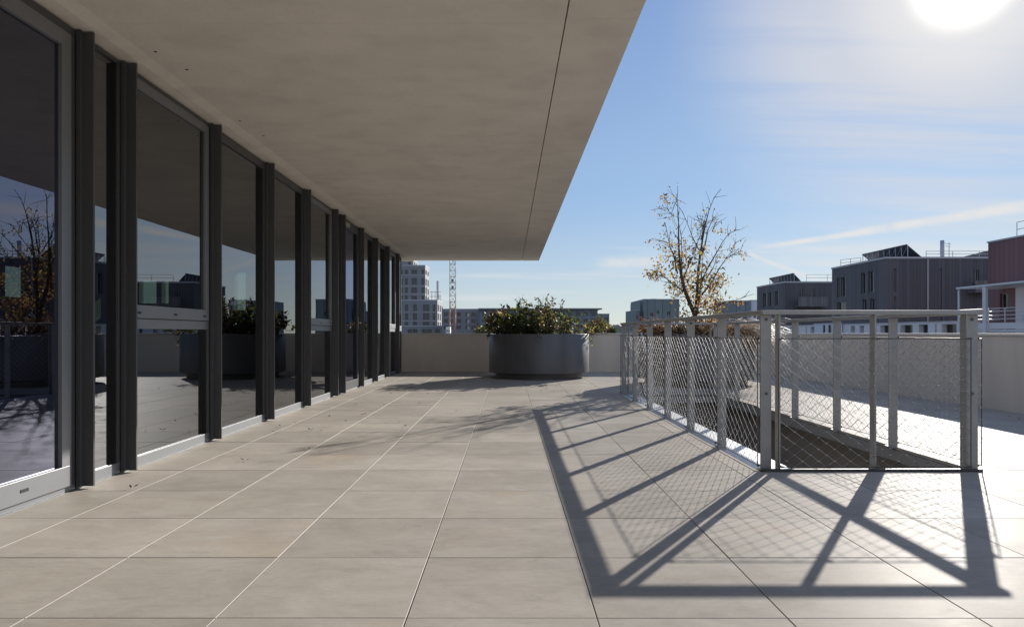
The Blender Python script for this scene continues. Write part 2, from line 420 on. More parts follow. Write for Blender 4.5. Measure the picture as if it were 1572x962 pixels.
M['planter'] = mat('planter_steel', (0.13, 0.128, 0.13), 0.48, metal=0.4, var=0.16, vscale=2.5, vstretch=(2, 2, 0.5), rvar=0.05)
M['plinth'] = mat('plinth_steel', (0.14, 0.13, 0.12), 0.5, metal=0.2)
M['soil'] = mat('soil', (0.045, 0.032, 0.022), 0.95, var=0.3, vscale=8, bump=0.6, bscale=20)
M['bark'] = mat('bark', (0.075, 0.062, 0.05), 0.85, var=0.3, vscale=30, bump=0.4, bscale=80)
M['twig'] = mat('twig', (0.10, 0.075, 0.055), 0.8)
LEAFS = {k: leaf_mat('leaf_' + k, c, t) for k, c, t in (
    ('olive', (0.125, 0.120, 0.028), 0.5), ('green', (0.065, 0.10, 0.024), 0.45), ('dark', (0.022, 0.032, 0.014), 0.3),
    ('yellow', (0.38, 0.27, 0.06), 0.6), ('ochre', (0.28, 0.155, 0.045), 0.55), ('rust', (0.22, 0.075, 0.03), 0.5), ('brown', (0.085, 0.048, 0.028), 0.35), ('plum', (0.07, 0.032, 0.034), 0.35))}
M['straw'] = leaf_mat('dry_straw', (0.60, 0.46, 0.30), 0.35)
M['strawdark'] = leaf_mat('dry_straw_brown', (0.20, 0.12, 0.065), 0.3)
M['deadleaf'] = mat('dead_leaf', (0.060, 0.038, 0.024), 0.7)

# ------------------------------------------------------------------ city ground
g = MB(); g.face([(-3000, -3000, -9), (3000, -3000, -9), (3000, 5000, -9), (-3000, 5000, -9)])
tag(g.build('ground', mat('city_ground', (0.10, 0.10, 0.085), 0.9, var=0.3, vscale=0.02)), 'grey green city ground far below the terrace', kind='structure')

# ------------------------------------------------------------------ terrace floor
PX0, PX1, PY0, PY1 = 1.63, 3.05, 4.575, 10.50       # opening in the paving (guardrail line)
FX0, FX1, FY0, FY1 = -2.485, 5.70, -7.0, 16.40
tm = MB()
def tile_rect(x0, x1, y0, y1):
    if x1 - x0 < 0.012 or y1 - y0 < 0.012: return
    dz = R.uniform(-0.0008, 0.0008)
    c = 0.0009; zt = dz; zl = dz - c
    n = len(tm.v)
    tm.v += [(x0, y0, -0.022), (x1, y0, -0.022), (x1, y1, -0.022), (x0, y1, -0.022), (x0, y0, zl), (x1, y0, zl), (x1, y1, zl), (x0, y1, zl),
             (x0 + c, y0 + c, zt), (x1 - c, y0 + c, zt), (x1 - c, y1 - c, zt), (x0 + c, y1 - c, zt)]
    for k in range(4):
        k2 = (k + 1) % 4
        tm.f += [(n + k, n + k2, n + 4 + k2, n + 4 + k), (n + 4 + k, n + 4 + k2, n + 8 + k2, n + 8 + k)]; tm.m += [1, 1]
    tm.f.append((n + 8, n + 9, n + 10, n + 11)); tm.m.append(0)
gap = 0.0022
nx0 = math.floor((FX0 - TX0) / 0.6); nx1 = math.ceil((FX1 - TX0) / 0.6)
ny0 = math.floor((FY0 - TY0) / 0.6); ny1 = math.ceil((FY1 - TY0) / 0.6)
for i in range(nx0, nx1):
    for j in range(ny0, ny1):
        x0 = max(TX0 + i * 0.6 + gap, FX0); x1 = min(TX0 + (i + 1) * 0.6 - gap, FX1)
        y0 = max(TY0 + j * 0.6 + gap, FY0); y1 = min(TY0 + (j + 1) * 0.6 - gap, FY1)
        if x0 >= PX1 or x1 <= PX0 or y0 >= PY1 or y1 <= PY0: tile_rect(x0, x1, y0, y1); continue
        if x0 < PX0: tile_rect(x0, PX0, y0, y1)
        if x1 > PX1: tile_rect(PX1, x1, y0, y1)
        xa, xb = max(x0, PX0), min(x1, PX1)
        if y0 < PY0: tile_rect(xa, xb, y0, PY0)
        if y1 > PY1: tile_rect(xa, xb, PY1, y1)
floor = tag(tm.build('terrace_floor', [M['tile'], M['tileedge']]), 'terrace paved with square beige stone tiles and open joints', kind='structure')
# dark bed seen through the joints, with the same opening
HX0, HX1, HY0, HY1 = 1.875, 3.05, 4.70, 10.30        # the light well proper
bed = MB()
for (x0, x1, y0, y1) in ((FX0, HX0, FY0, FY1), (HX1, FX1, FY0, FY1), (HX0, HX1, FY0, HY0), (HX0, HX1, HY1, FY1)):
    bed.face([(x0, y0, -0.026), (x1, y0, -0.026), (x1, y1, -0.026), (x0, y1, -0.026)])
tag(bed.build('terrace_base', M['joint']), 'dark bed under the paving joints', kind='structure')
# light well: fascia band, recessed walls, floor
w = MB()
def ring(x0, x1, y0, y1, z0, z1, mi):
    for a, b in (((x0, y0), (x1, y0)), ((x1, y0), (x1, y1)), ((x1, y1), (x0, y1)), ((x0, y1), (x0, y0))):
        w.face([(a[0], a[1], z0), (b[0], b[1], z0), (b[0], b[1], z1), (a[0], a[1], z1)], mi)
ring(HX0, HX1, HY0, HY1, -0.115, -0.0262, 1)
w.face([(HX0, HY0, -0.115), (HX0 - 0.1, HY0 - 0.1, -0.115), (HX1 + 0.1, HY0 - 0.1, -0.115), (HX1, HY0, -0.115)], 1)
w.face([(HX1, HY0, -0.115), (HX1 + 0.1, HY0 - 0.1, -0.115), (HX1 + 0.1, HY1 + 0.1, -0.115), (HX1, HY1, -0.115)], 1)
w.face([(HX1, HY1, -0.115), (HX1 + 0.1, HY1 + 0.1, -0.115), (HX0 - 0.1, HY1 + 0.1, -0.115), (HX0, HY1, -0.115)], 1)
w.face([(HX0, HY1, -0.115), (HX0 - 0.1, HY1 + 0.1, -0.115), (HX0 - 0.1, HY0 - 0.1, -0.115), (HX0, HY0, -0.115)], 1)
ring(HX0 - 0.1, HX1 + 0.1, HY0 - 0.1, HY1 + 0.1, -3.2, -0.115, 0)
w.face([(HX0 - 0.1, HY0 - 0.1, -3.2), (HX1 + 0.1, HY0 - 0.1, -3.2), (HX1 + 0.1, HY1 + 0.1, -3.2), (HX0 - 0.1, HY1 + 0.1, -3.2)], 0)
tag(w.build('light_well_shaft', [M['wellwall'], M['fascia']]), 'brown walled shaft of the light well under the guardrail', kind='structure')
fl = MB()
fl.box(PX0 + 0.014, HX0 + 0.004, PY0 + 0.03, HY1 + 0.15, -0.020, -0.006)
fl.box(HX0 + 0.004, HX1 + 0.0, PY0 + 0.03, HY0 + 0.004, -0.020, -0.006)
tag(fl.build('edging', M['zinc']), 'pale zinc edging strip along the rim of the light well', kind='structure')

# ------------------------------------------------------------------ parapets
def parapet(name, label, x0, x1, y0, y1, cap):
    b = MB(); b.box(x0, x1, y0, y1, -9.0, 0.858)
    o = b.build(name, M['render'])
    tag(o, label, 'wall')
    cx0, cx1, cy0, cy1 = cap
    along_x = (cx1 - cx0) > (cy1 - cy0)
    a, b_ = (cx0, cx1) if along_x else (cy0, cy1)
    k = max(1, round((b_ - a) / 2.4))
    for i in range(k):
        p, q = a + (b_ - a) * i / k + (0.004 if i else 0), a + (b_ - a) * (i + 1) / k - (0.004 if i < k - 1 else 0)
        c = MB(); c.box(*((p, q, cy0, cy1) if along_x else (cx0, cx1, p, q)), 0.861, 0.893)
        c.build('coping', M['coping'], o, bevel=0.004)
    c = MB(); c.box(*((a + 0.01, b_ - 0.01, cy0 + 0.004, cy0 + 0.010) if along_x else (cx0 + 0.004, cx0 + 0.010, a + 0.01, b_ - 0.01)), 0.8615, 0.8925)
    c.build('joint_seal', M['joint'], o)
    return o
parapet('parapet_wall', 'low beige rendered wall closing the far end of the terrace', -2.9, 5.697, 16.40, 16.72, (-2.92, 5.69, 16.385, 16.735))
parapet('parapet_wall', 'long low beige rendered wall along the right side of the terrace', 5.70, 6.02, -7.0, 16.72, (5.685, 6.035, -7.0, 16.735))
parapet('parapet_wall', 'low beige rendered wall behind the viewer', -2.4, 5.697, -7.3, -7.003, (-2.4, 5.69, -7.31, -6.99))

# ------------------------------------------------------------------ glazed building
GX, FO = -2.49, -2.405              # glass plane, outer edge of the fins
TOP = 2.635
bld = thing('glass_pavilion', 'flat roofed building with dark metal fins, tall glass and deep concrete overhang', 'building', (GX, 5, 0))
def rel(o):
    o.location = (-GX, -5, 0); return o
SZ = 2.66                             # soffit level
sl = MB()
def slab_piece(x0, x1, y0, y1): sl.box(x0, x1, y0, y1, SZ, SZ + 0.045, skip='t')
ys = [-7.0, 0.45, 4.05, 7.62, 11.20, 17.30]
for a, b in zip(ys[:-1], ys[1:]):
    slab_piece(-2.30, 0.316, a + 0.0012, b - 0.0012)
for a, b in zip([-7.0, 0.38, 3.98, 7.55, 17.30][:-1], [-7.0, 0.38, 3.98, 7.55, 17.30][1:]):
    slab_piece(0.324, 0.727, a + 0.0010, b - 0.0010)
sl.box(-10.5, 0.727, -7.0, 17.30, SZ + 0.043, SZ + 0.40)
# splayed strip where the soffit meets the glazing
sl.face([(-2.52, -7, 2.640), (-2.385, -7, 2.640), (-2.385, 17.3, 2.640), (-2.52, 17.3, 2.640)][::-1])
sl.face([(-2.385, -7, 2.640), (-2.30, -7, SZ), (-2.30, 17.3, SZ), (-2.385, 17.3, 2.640)][::-1])
sl.box(-10.5, -2.50, -7.0, 17.30, 2.642, SZ + 0.042)
rel(sl.build('roof_overhang', M['concrete'], bld))
TIE = [(-2.22, 4.45), (-2.16, 4.75), (-2.24, 5.9), (-2.2, 6.35), (-2.24, 8.3), (-2.15, 9.9)]
for (x, y) in TIE:
    t = MB(); t.tube([(x, y, SZ - 0.0015), (x, y, SZ + 0.004)], 0.011, 10); rel(t.build('tie_hole', M['black'], bld))
# fins
FINS = [-4.87, -3.53, -2.19, -0.85, 0.49, 1.83, 2.28, 4.117, 4.587, 5.94, 7.28, 8.62, 10.0, 10.45, 11.77, 13.02, 14.29, 15.60]
fm = MB(); fm.box(GX + 0.004, FO, -0.016, 0, 0.012, TOP)
fm.box(GX + 0.004, GX + 0.03, -0.052, -0.0161, 0.012, TOP)
fin0 = fm.build('fin', M['fin'], bld, bevel=0.0012)
for k, y in enumerate(FINS):
    o = fin0 if k == 0 else fin0.copy()
    if k: COL.objects.link(o); o.parent = bld
    o.location = (-GX, y - 5, 0)
# windows and doors
def frame_bars(mb, y0, y1, z0, z1, t, x0, x1, bottom=None, mb_=0):
    bt = bottom or t
    mb.box(x0, x1, y0, y1, z0, z0 + bt, mb_); mb.box(x0, x1, y0, y1, z1 - t, z1)
    mb.box(x0, x1, y0, y0 + t, z0 + bt, z1 - t); mb.box(x0, x1, y1 - t, y1, z0 + bt, z1 - t)
def pane(parent, y0, y1, z0, z1, x=GX - 0.012):
    p = MB(); p.face([(x, y0, z0), (x, y1, z0), (x, y1, z1), (x, y0, z1)])
    return rel_child(p.build('pane', M['glass'], parent))
def rel_child(o): return o
FM = [M['jamb'], M['alu']]
def panel(y0, y1, kind):
    """bay between two fins"""
    f = MB()
    xi, xo = GX - 0.05, GX + 0.002
    if kind == 'fixed':
        frame_bars(f, y0, y1, 0.004, 2.632, 0.028, xi, xo, 0.068, 1)
        f.box(xi, xo + 0.004, y0, y1, 2.555, 2.604)
        o = rel(f.build('window', FM, bld, bevel=0.002))
        pane(o, y0 + 0.028, y1 - 0.028, 0.072, 2.555)
        return o
    if kind == 'narrow':
        frame_bars(f, y0, y1, 0.004, 2.632, 0.022, xi, xo, 0.068, 1)
        o = rel(f.build('window', FM, bld, bevel=0.002)); pane(o, y0 + 0.022, y1 - 0.022, 0.072, 2.61); return o
    if kind == 'corner':
        frame_bars(f, y0, y1, 0.004, 2.632, 0.03, xi, xo, 0.068, 1)
        f.box(xi, xo + 0.006, y0 + 0.03, y1 - 0.03, 0.94, 1.06, 1)
        o = rel(f.build('window', FM, bld, bevel=0.002))
        pane(o, y0 + 0.03, y1 - 0.03, 0.072, 0.94); pane(o, y0 + 0.03, y1 - 0.03, 1.06, 2.60); return o
    if kind == 'transom':
        frame_bars(f, y0, y1, 0.004, 2.632, 0.032, xi, xo, 0.068, 1)
        f.box(xi, xo + 0.002, y0 + 0.032, y1 - 0.032, 0.925, 0.992, 1)
        o = rel(f.build('window', FM, bld, bevel=0.002))
        pane(o, y0 + 0.032, y1 - 0.032, 0.072, 0.925)
        s = MB(); ya, yb, za, zb = y0 + 0.036, y1 - 0.036, 0.997, 2.596
        frame_bars(s, ya, yb, za, zb, 0.062, xi + 0.01, xo + 0.012, 0.088)
        so = s.build('sash', M['alu'], o, bevel=0.002)
        p = MB(); p.face([(GX - 0.006, ya + 0.062, za + 0.088), (GX - 0.006, yb - 0.062, za + 0.088), (GX - 0.006, yb - 0.062, zb - 0.062), (GX - 0.006, ya + 0.062, zb - 0.062)])
        p.build('pane', M['glass'], o)
        for q in (0.1, 0.52, 0.93):
            yy = ya + (yb - ya) * q
            d = MB(); d.box(xo + 0.0115, xo + 0.0145, yy - 0.022, yy + 0.022, za + 0.028, za + 0.043)
            d.build('drain_slot', M['black'], o)
        return o
    if kind in ('big', 'door'):
        frame_bars(f, y0, y1, 0.004, 2.632, 0.05, xi, xo, 0.03, 1)
        o = rel(f.build('door', FM, bld, bevel=0.002))
        ya, yb, za, zb = y0 + 0.054, y1 - 0.054, 0.036, 2.578
        t = 0.085
        s = MB(); frame_bars(s, ya, yb, za, zb, t, xi + 0.01, xo + 0.014, 0.115)
        s.build('leaf_frame', M['alu'] if kind == 'big' else M['fin'], o, bevel=0.002)
        p = MB(); x = GX - 0.006
        p.face([(x, ya + t, za + 0.115), (x, yb - t, za + 0.115), (x, yb - t, zb - t), (x, ya + t, zb - t)])
        p.build('pane', M['doorglass'], o)
        if kind == 'big':
            d = MB(); d.box(xo + 0.0135, xo + 0.0165, yb - 0.42, yb - 0.36, za + 0.05, za + 0.067); d.build('drain_slot', M['black'], o)
        else:
            h = MB(); hy = yb - 0.05
            h.box(xo + 0.0135, xo + 0.02, hy - 0.022, hy + 0.022, 0.95, 1.16)
            h.tube([(xo + 0.018, hy, 1.06), (xo + 0.062, hy, 1.06), (xo + 0.066, hy - 0.02, 1.06), (xo + 0.066, hy - 0.13, 1.06)], 0.010, 8)
            h.build('handle', mat('brass_handle', (0.55, 0.47, 0.33), 0.3, metal=0.9), o)
            c = MB(); c.box(xo + 0.0135, xo + 0.055, ya + 0.06, ya + 0.33, zb - 0.075, zb - 0.015); c.build('door_closer', mat('closer_grey', (0.45, 0.45, 0.45), 0.4, metal=0.6), o, bevel=0.004)
        return o
KINDS = ['fixed', 'fixed', 'fixed', 'fixed', 'fixed', 'narrow', 'big', 'narrow', 'transom', 'fixed', 'fixed', 'transom', 'narrow', 'door', 'fixed', 'fixed', 'transom']
for a, b, k in zip(FINS[:-1], FINS[1:], KINDS):
    panel(a + 0.002, b - 0.055, k)
panel(15.602, 16.395, 'corner')
# threshold under the frames
s = MB(); s.box(GX - 0.06, GX + 0.012, -7, 16.395, -0.024, 0.003); rel(s.build('threshold', M['alu'], bld))
# the dark room behind the glass
rm = MB(); bx = -9.0
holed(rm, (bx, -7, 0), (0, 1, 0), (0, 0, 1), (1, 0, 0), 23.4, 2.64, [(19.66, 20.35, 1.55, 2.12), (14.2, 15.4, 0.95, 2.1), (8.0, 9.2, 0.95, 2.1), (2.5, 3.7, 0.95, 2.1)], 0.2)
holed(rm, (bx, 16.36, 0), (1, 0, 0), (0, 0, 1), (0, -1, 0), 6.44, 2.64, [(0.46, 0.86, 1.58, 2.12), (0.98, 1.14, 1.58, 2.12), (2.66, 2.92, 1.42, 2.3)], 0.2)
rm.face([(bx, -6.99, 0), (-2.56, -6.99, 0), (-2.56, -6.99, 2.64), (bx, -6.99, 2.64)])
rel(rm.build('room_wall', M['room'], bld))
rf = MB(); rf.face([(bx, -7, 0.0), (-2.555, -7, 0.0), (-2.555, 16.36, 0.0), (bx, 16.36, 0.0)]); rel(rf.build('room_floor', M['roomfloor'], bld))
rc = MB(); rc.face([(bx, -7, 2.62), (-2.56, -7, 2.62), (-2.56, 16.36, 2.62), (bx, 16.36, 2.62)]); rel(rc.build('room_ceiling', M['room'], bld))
for (y0, y1, z0, z1) in ((12.66, 13.35, 1.55, 2.12), (7.2, 8.4, 0.95, 2.1), (1, 2.2, 0.95, 2.1), (-4.5, -3.3, 0.95, 2.1)):
    p = MB(); x = bx - 0.15
    p.face([(x, y0, z0), (x, y1, z0), (x, y1, z1), (x, y0, z1)]); rel(p.build('rear_window', M['backglass'], bld))
for (x0, x1, z0, z1) in ((-8.54, -8.14, 1.58, 2.12), (-8.02, -7.86, 1.58, 2.12), (-6.34, -6.08, 1.42, 2.3)):
    p = MB(); y = 16.36 + 0.15
    p.face([(x0, y, z0), (x1, y, z0), (x1, y, z1), (x0, y, z1)]); rel(p.build('rear_window', M['backglass'], bld))
# outer skins so that the block is closed towards the street
k = MB(); k.box(-10.5, -9.9, -7, 16.9, -9, 0.0); k.box(-10.5, -2.56, 16.53, 16.9, -9, -0.05)
k.box(-10.5, -2.52, -7.0, 16.53, -9, -0.03); rel(k.build('base_storey', M['concrete'], bld))

# ------------------------------------------------------------------ guardrail
gr = thing('guardrail', 'grey steel guardrail with wire rope net round the open light well', 'guardrail', (1.65, 4.6, 0))
def gp(o): o.location = (-1.65, -4.6, 0); return o
POST_Z = 1.016
LX0, LX1 = 1.647, 1.717
RX0, RX1 = 3.000, 3.070
YS = [4.645 + 0.958 * k for k in range(7)]
def post_x(x0, x1, y, foot=1):
    b = MB(); b.box(x0, x1, y - 0.006, y + 0.006, -0.018, POST_Z)
    b.box(x0 - 0.004, x1 + 0.004, y + 0.0062, y + 0.055, -0.0055, 0.004)
    return gp(b.build('post', M['galv'], gr, bevel=0.0015))
def post_y(x, y0, y1):
    b = MB(); b.box(x - 0.006, x + 0.006, y0, y1, -0.018, POST_Z)
    b.box(x + 0.0062, x + 0.045, y0 + 0.004, y1 - 0.004, -0.0055, 0.004)
    return gp(b.build('post', M['galv'], gr, bevel=0.0015))
for y in YS: post_x(LX0, LX1, y); post_x(RX0, RX1, y)
for x in (1.757, 2.380, 2.975): post_y(x, 4.602, 4.668)
for x in (1.76, 2.38, 2.96): post_y(x, 10.395, 10.46)
for (x, y, zs) in ((1.683, YS[0] - 0.006, (0.985, 0.50)), (3.03, YS[0] - 0.006, (0.985, 0.50)), (1.683, YS[2] - 0.006, (0.985,)), (1.683, YS[4] - 0.006, (0.985,))):
    for z in zs:
        b = MB(); b.tube([(x, y + 0.001, z), (x, y - 0.005, z)], 0.010, 10); gp(b.build('bolt', M['cable'], gr))
def rail(x0, x1, y0, y1):
    b = MB(); b.box(x0, x1, y0, y1, POST_Z + 0.0005, 1.044); gp(b.build('top_rail', M['galv'], gr, bevel=0.003))
rail(1.640, 3.077, 4.592, 4.664)
rail(LX0 - 0.003, LX1 + 0.003, 4.6645, 10.39); rail(RX0 - 0.003, RX1 + 0.003, 4.6645, 10.39)
rail(1.640, 3.077, 10.3905, 10.462)
# base angle of the front run
b = MB(); b.box(1.64, 3.062, 4.578, 4.596, -0.024, 0.018); b.box(1.64, 3.062, 4.596, 4.64, -0.0055, 0.002)
gp(b.build('base_angle', mat('dark_angle', (0.075, 0.072, 0.07), 0.5, metal=0.3), gr))
NZ0, NZ1 = 0.030, 0.860
def net(p0, p1, nrm):
    p0, p1, nrm = Vector(p0), Vector(p1), Vector(nrm)
    d = p1 - p0; Ln = d.length; d.normalize()
    n = max(2, round(Ln / 0.0525)); m = 22
    hw = Ln / n; hh = (NZ1 - NZ0) / m
    b = MB(); P = {}
    for i in range(n + 1):
        for j in range(m + 1):
            if (i + j) % 2 == 0:
                a = 0.0012 if 0 < i < n and 0 < j < m else 0
                sag = nrm * (0.002 * math.sin(i * 0.31) * math.sin(math.pi * j / m))
                P[i, j] = p0 + d * (hw * i + R.uniform(-a, a)) + Vector((0, 0, NZ0 + hh * j + R.uniform(-a, a))) + sag
    for (i, j), p in P.items():
        for dj in (1, -1):
            q = P.get((i + 1, j + dj))
            if q is None: continue
            # wires leave the ferrule horizontally, then cross: a gentle S
            e = d * 0.0035
            b.tube([p + e * 0.4, p + e + Vector((0, 0, 0.0015 * dj)), q - e - Vector((0, 0, 0.0015 * dj)), q - e * 0.4], 0.0014, 3, 0, False)
        b.tube([p - d * 0.0055, p + d * 0.0055], 0.0020, 5, 1)
    gp(b.build('wire_net', [M['wire'], M['zinc']], gr))
    c = MB()
    up = Vector((0, 0, 1))
    def rope(a, q, sag=0.0):
        k = max(2, int((q - a).length / 0.1))
        c.tube([a + (q - a) * (t / k) + nrm * 0.003 + up * (R.uniform(-0.002, 0.002) - sag * math.sin(math.pi * t / k)) for t in range(k + 1)], 0.0036, 5)
    rope(p0 + up * NZ1, p1 + up * NZ1); rope(p0 + up * NZ0, p1 + up * NZ0)
    rope(p0 + up * NZ0, p0 + up * NZ1); rope(p1 + up * NZ0, p1 + up * NZ1)
    gp(c.build('border_cable', M['cable'], gr))
net((1.637, 4.66, 0), (1.637, 10.40, 0), (-1, 0, 0))
net((1.745, 4.590, 0), (2.99, 4.590, 0), (0, -1, 0))
net((3.084, 4.63, 0), (3.084, 10.40, 0), (1, 0, 0))
net((1.745, 10.470, 0), (2.99, 10.470, 0), (0, 1, 0))
# eye clamps carrying the cable
for y in YS:
    for z in (NZ0, NZ1):
        for x, sgn in ((1.647, -1), (3.07, 1)):
            b = MB(); b.tube([(x - sgn * 0.01, y + 0.012, z), (x + sgn * 0.018, y + 0.012, z)], 0.0055, 6); b.tube([(x + sgn * 0.012, y + 0.012, z - 0.009), (x + sgn * 0.012, y + 0.012, z + 0.009)], 0.007, 6)
            gp(b.build('cable_clamp', M['cable'], gr))
for x in (1.757, 2.38, 2.975):
    for z in (NZ0, NZ1):
        b = MB(); b.tube([(x + 0.012, 4.61, z), (x + 0.012, 4.585, z)], 0.0055, 6); b.tube([(x + 0.003, 4.588, z), (x + 0.021, 4.588, z)], 0.007, 6)
        gp(b.build('cable_clamp', M['cable'], gr))

# ------------------------------------------------------------------ planters
P1, P2 = Vector((0.605, 14.43, 0)), Vector((3.27, 12.45, 0))
pl = thing('round_planter', 'large round dark steel planter of leafy shrubs by the far wall', 'planter', P1, group='round steel planters on the terrace')
d = MB(); d.lathe([(0.90, 0.112), (1.002, 0.112), (1.012, 0.118), (1.013, 0.872), (1.008, 0.878), (0.985, 0.878), (0.980, 0.870), (0.980, 0.70)], 160)
d.build('drum', M['planter'], pl, smooth=True).modifiers.new('es', 'EDGE_SPLIT').split_angle = rad(40)
d = MB(); d.lathe([(0.875, 0.001), (0.875, 0.113)], 128); d.build('plinth', M['plinth'], pl, smooth=True)
d = MB()
prof = [(0.981, 0.80), (0.7, 0.83), (0.35, 0.86), (0.01, 0.87)]
d.lathe(prof, 64); d.build('soil', M['soil'], pl, smooth=True)
pl2 = dup(pl); pl2.location = P2; pl2.rotation_euler = (0, 0, 1.0)
pl2['label'] = 'large round dark steel planter with small tree behind the guardrail'

def vrand(s=1.0): return Vector((R.gauss(0, s), R.gauss(0, s), R.gauss(0, s)))
def shrub(name, label, loc, h, spread, nst, leaves, mix, llen=0.075, lean=(0, 0, 0), bare=0.15):
    o = thing(name, label, 'shrub', loc)
    st, fo = MB(), MB()
    lean = Vector(lean)
    keys = list(mix)
    for k in range(nst):
        a = R.uniform(0, 6.283); rr = R.random() ** 0.5
        dirv = Vector((math.cos(a) * rr * spread, math.sin(a) * rr * spread, h * R.uniform(0.5, 1.05) * (1.0 - 0.25 * rr)))
        p = Vector((math.cos(a) * rr * spread * 0.35, math.sin(a) * rr * spread * 0.35, 0)); pts = [p.copy()]
        steps = 6
        for t in range(steps):
            p = p + (dirv + lean * (t / steps)) / steps + vrand(0.022); pts.append(p.copy())
        st.tube(pts, [0.007 * (1 - t / (steps + 1)) + 0.0015 for t in range(steps + 1)], 4)
        subs = [pts]
        for q in range(4):
            i = R.randint(1, steps - 1); b0 = pts[i]
            bd = (dirv.normalized() + vrand(0.6)).normalized() * R.uniform(0.10, 0.28)
            sp = [b0, b0 + bd * 0.5 + vrand(0.01), b0 + bd]; st.tube(sp, [0.0035, 0.0025, 0.0012], 3); subs.append(sp)
        for q in range(leaves):
            sp = R.choice(subs); i = R.random() ** 0.8 * (len(sp) - 1)
            i = max(i, bare * (len(sp) - 1))
            j = min(int(i), len(sp) - 2); pp = sp[j].lerp(sp[j + 1], i - j)
            dd = (vrand(1) + Vector((0, 0, 0.2))); ln = llen * R.uniform(0.5, 1.25)
            fo.leaf(pp + dd.normalized() * 0.006, dd, vrand(1).normalized(), ln, ln * R.uniform(0.45, 0.7), R.choices(range(len(keys)), [mix[q2] for q2 in keys])[0], R.uniform(-0.1, 0.4))
    st.build('stems', M['twig'], o); fo.build('foliage', [LEAFS[q] for q in keys], o)
    return o
zb = 0.82
shrub('shrub', 'dark broad leaved shrub leaning out at the left end of the shrub planter', P1 + Vector((-0.68, -0.15, zb)), 0.58, 0.36, 20, 36, {'dark': 4, 'olive': 3, 'plum': 2, 'brown': 1}, 0.10, (-0.22, 0, 0))
shrub('shrub', 'olive green shrub, tallest and left of centre in the shrub planter', P1 + Vector((-0.34, -0.30, zb)), 0.72, 0.34, 22, 44, {'olive': 4, 'green': 5, 'dark': 3, 'yellow': 0.4}, 0.09)
shrub('shrub', 'brown leaved shrub with thin upright tips in the middle of the shrub planter', P1 + Vector((0.02, -0.05, zb)), 0.82, 0.34, 18, 32, {'brown': 4, 'olive': 3, 'plum': 2, 'dark': 3, 'ochre': 1}, 0.075)
shrub('shrub', 'low yellowing shrub at the front rim of the shrub planter', P1 + Vector((0.22, -0.55, zb)), 0.44, 0.42, 20, 34, {'olive': 4, 'yellow': 0.5, 'dark': 3, 'brown': 3, 'green': 2}, 0.07)
shrub('shrub', 'sparse green shrub right of centre with one tall spike in the shrub planter', P1 + Vector((0.48, -0.1, zb)), 0.70, 0.22, 9, 26, {'green': 4, 'dark': 4, 'olive': 2}, 0.08)
shrub('shrub', 'thin yellow green shrub drooping over the right rim of the shrub planter', P1 + Vector((0.84, -0.2, zb)), 0.34, 0.36, 13, 20, {'olive': 4, 'yellow': 1.2, 'green': 3, 'brown': 2}, 0.075, (0.42, -0.05, -0.12))
shrub('shrub', 'low dark shrub at the back rim of the shrub planter', P1 + Vector((-0.1, 0.5, zb)), 0.45, 0.5, 18, 26, {'dark': 4, 'olive': 3, 'brown': 3}, 0.08)
# tall thin sprigs above the mass
def sprig(loc, h, lean, n, mix): 
    return shrub('leafy_sprig', None, loc, h, 0.05, 2, n, mix, 0.06, lean, 0.45)
for (dx, h, ln, nm) in ((-0.30, 0.98, (-0.1, 0, 0), 'tall sprig with a few green leaves rising left of centre from the shrub planter'), (0.10, 0.90, (0.02, 0, 0), 'tall sprig with brown leaf tip in the middle of the shrub planter'), (0.56, 0.86, (0.02, 0, 0), 'tall dark leafed sprig rising at the right of the shrub planter')):
    o = sprig(P1 + Vector((dx, -0.15, zb)), h, ln, 16, {'dark': 3, 'olive': 3, 'green': 2}); o['label'] = nm; o['category'] = 'plant'

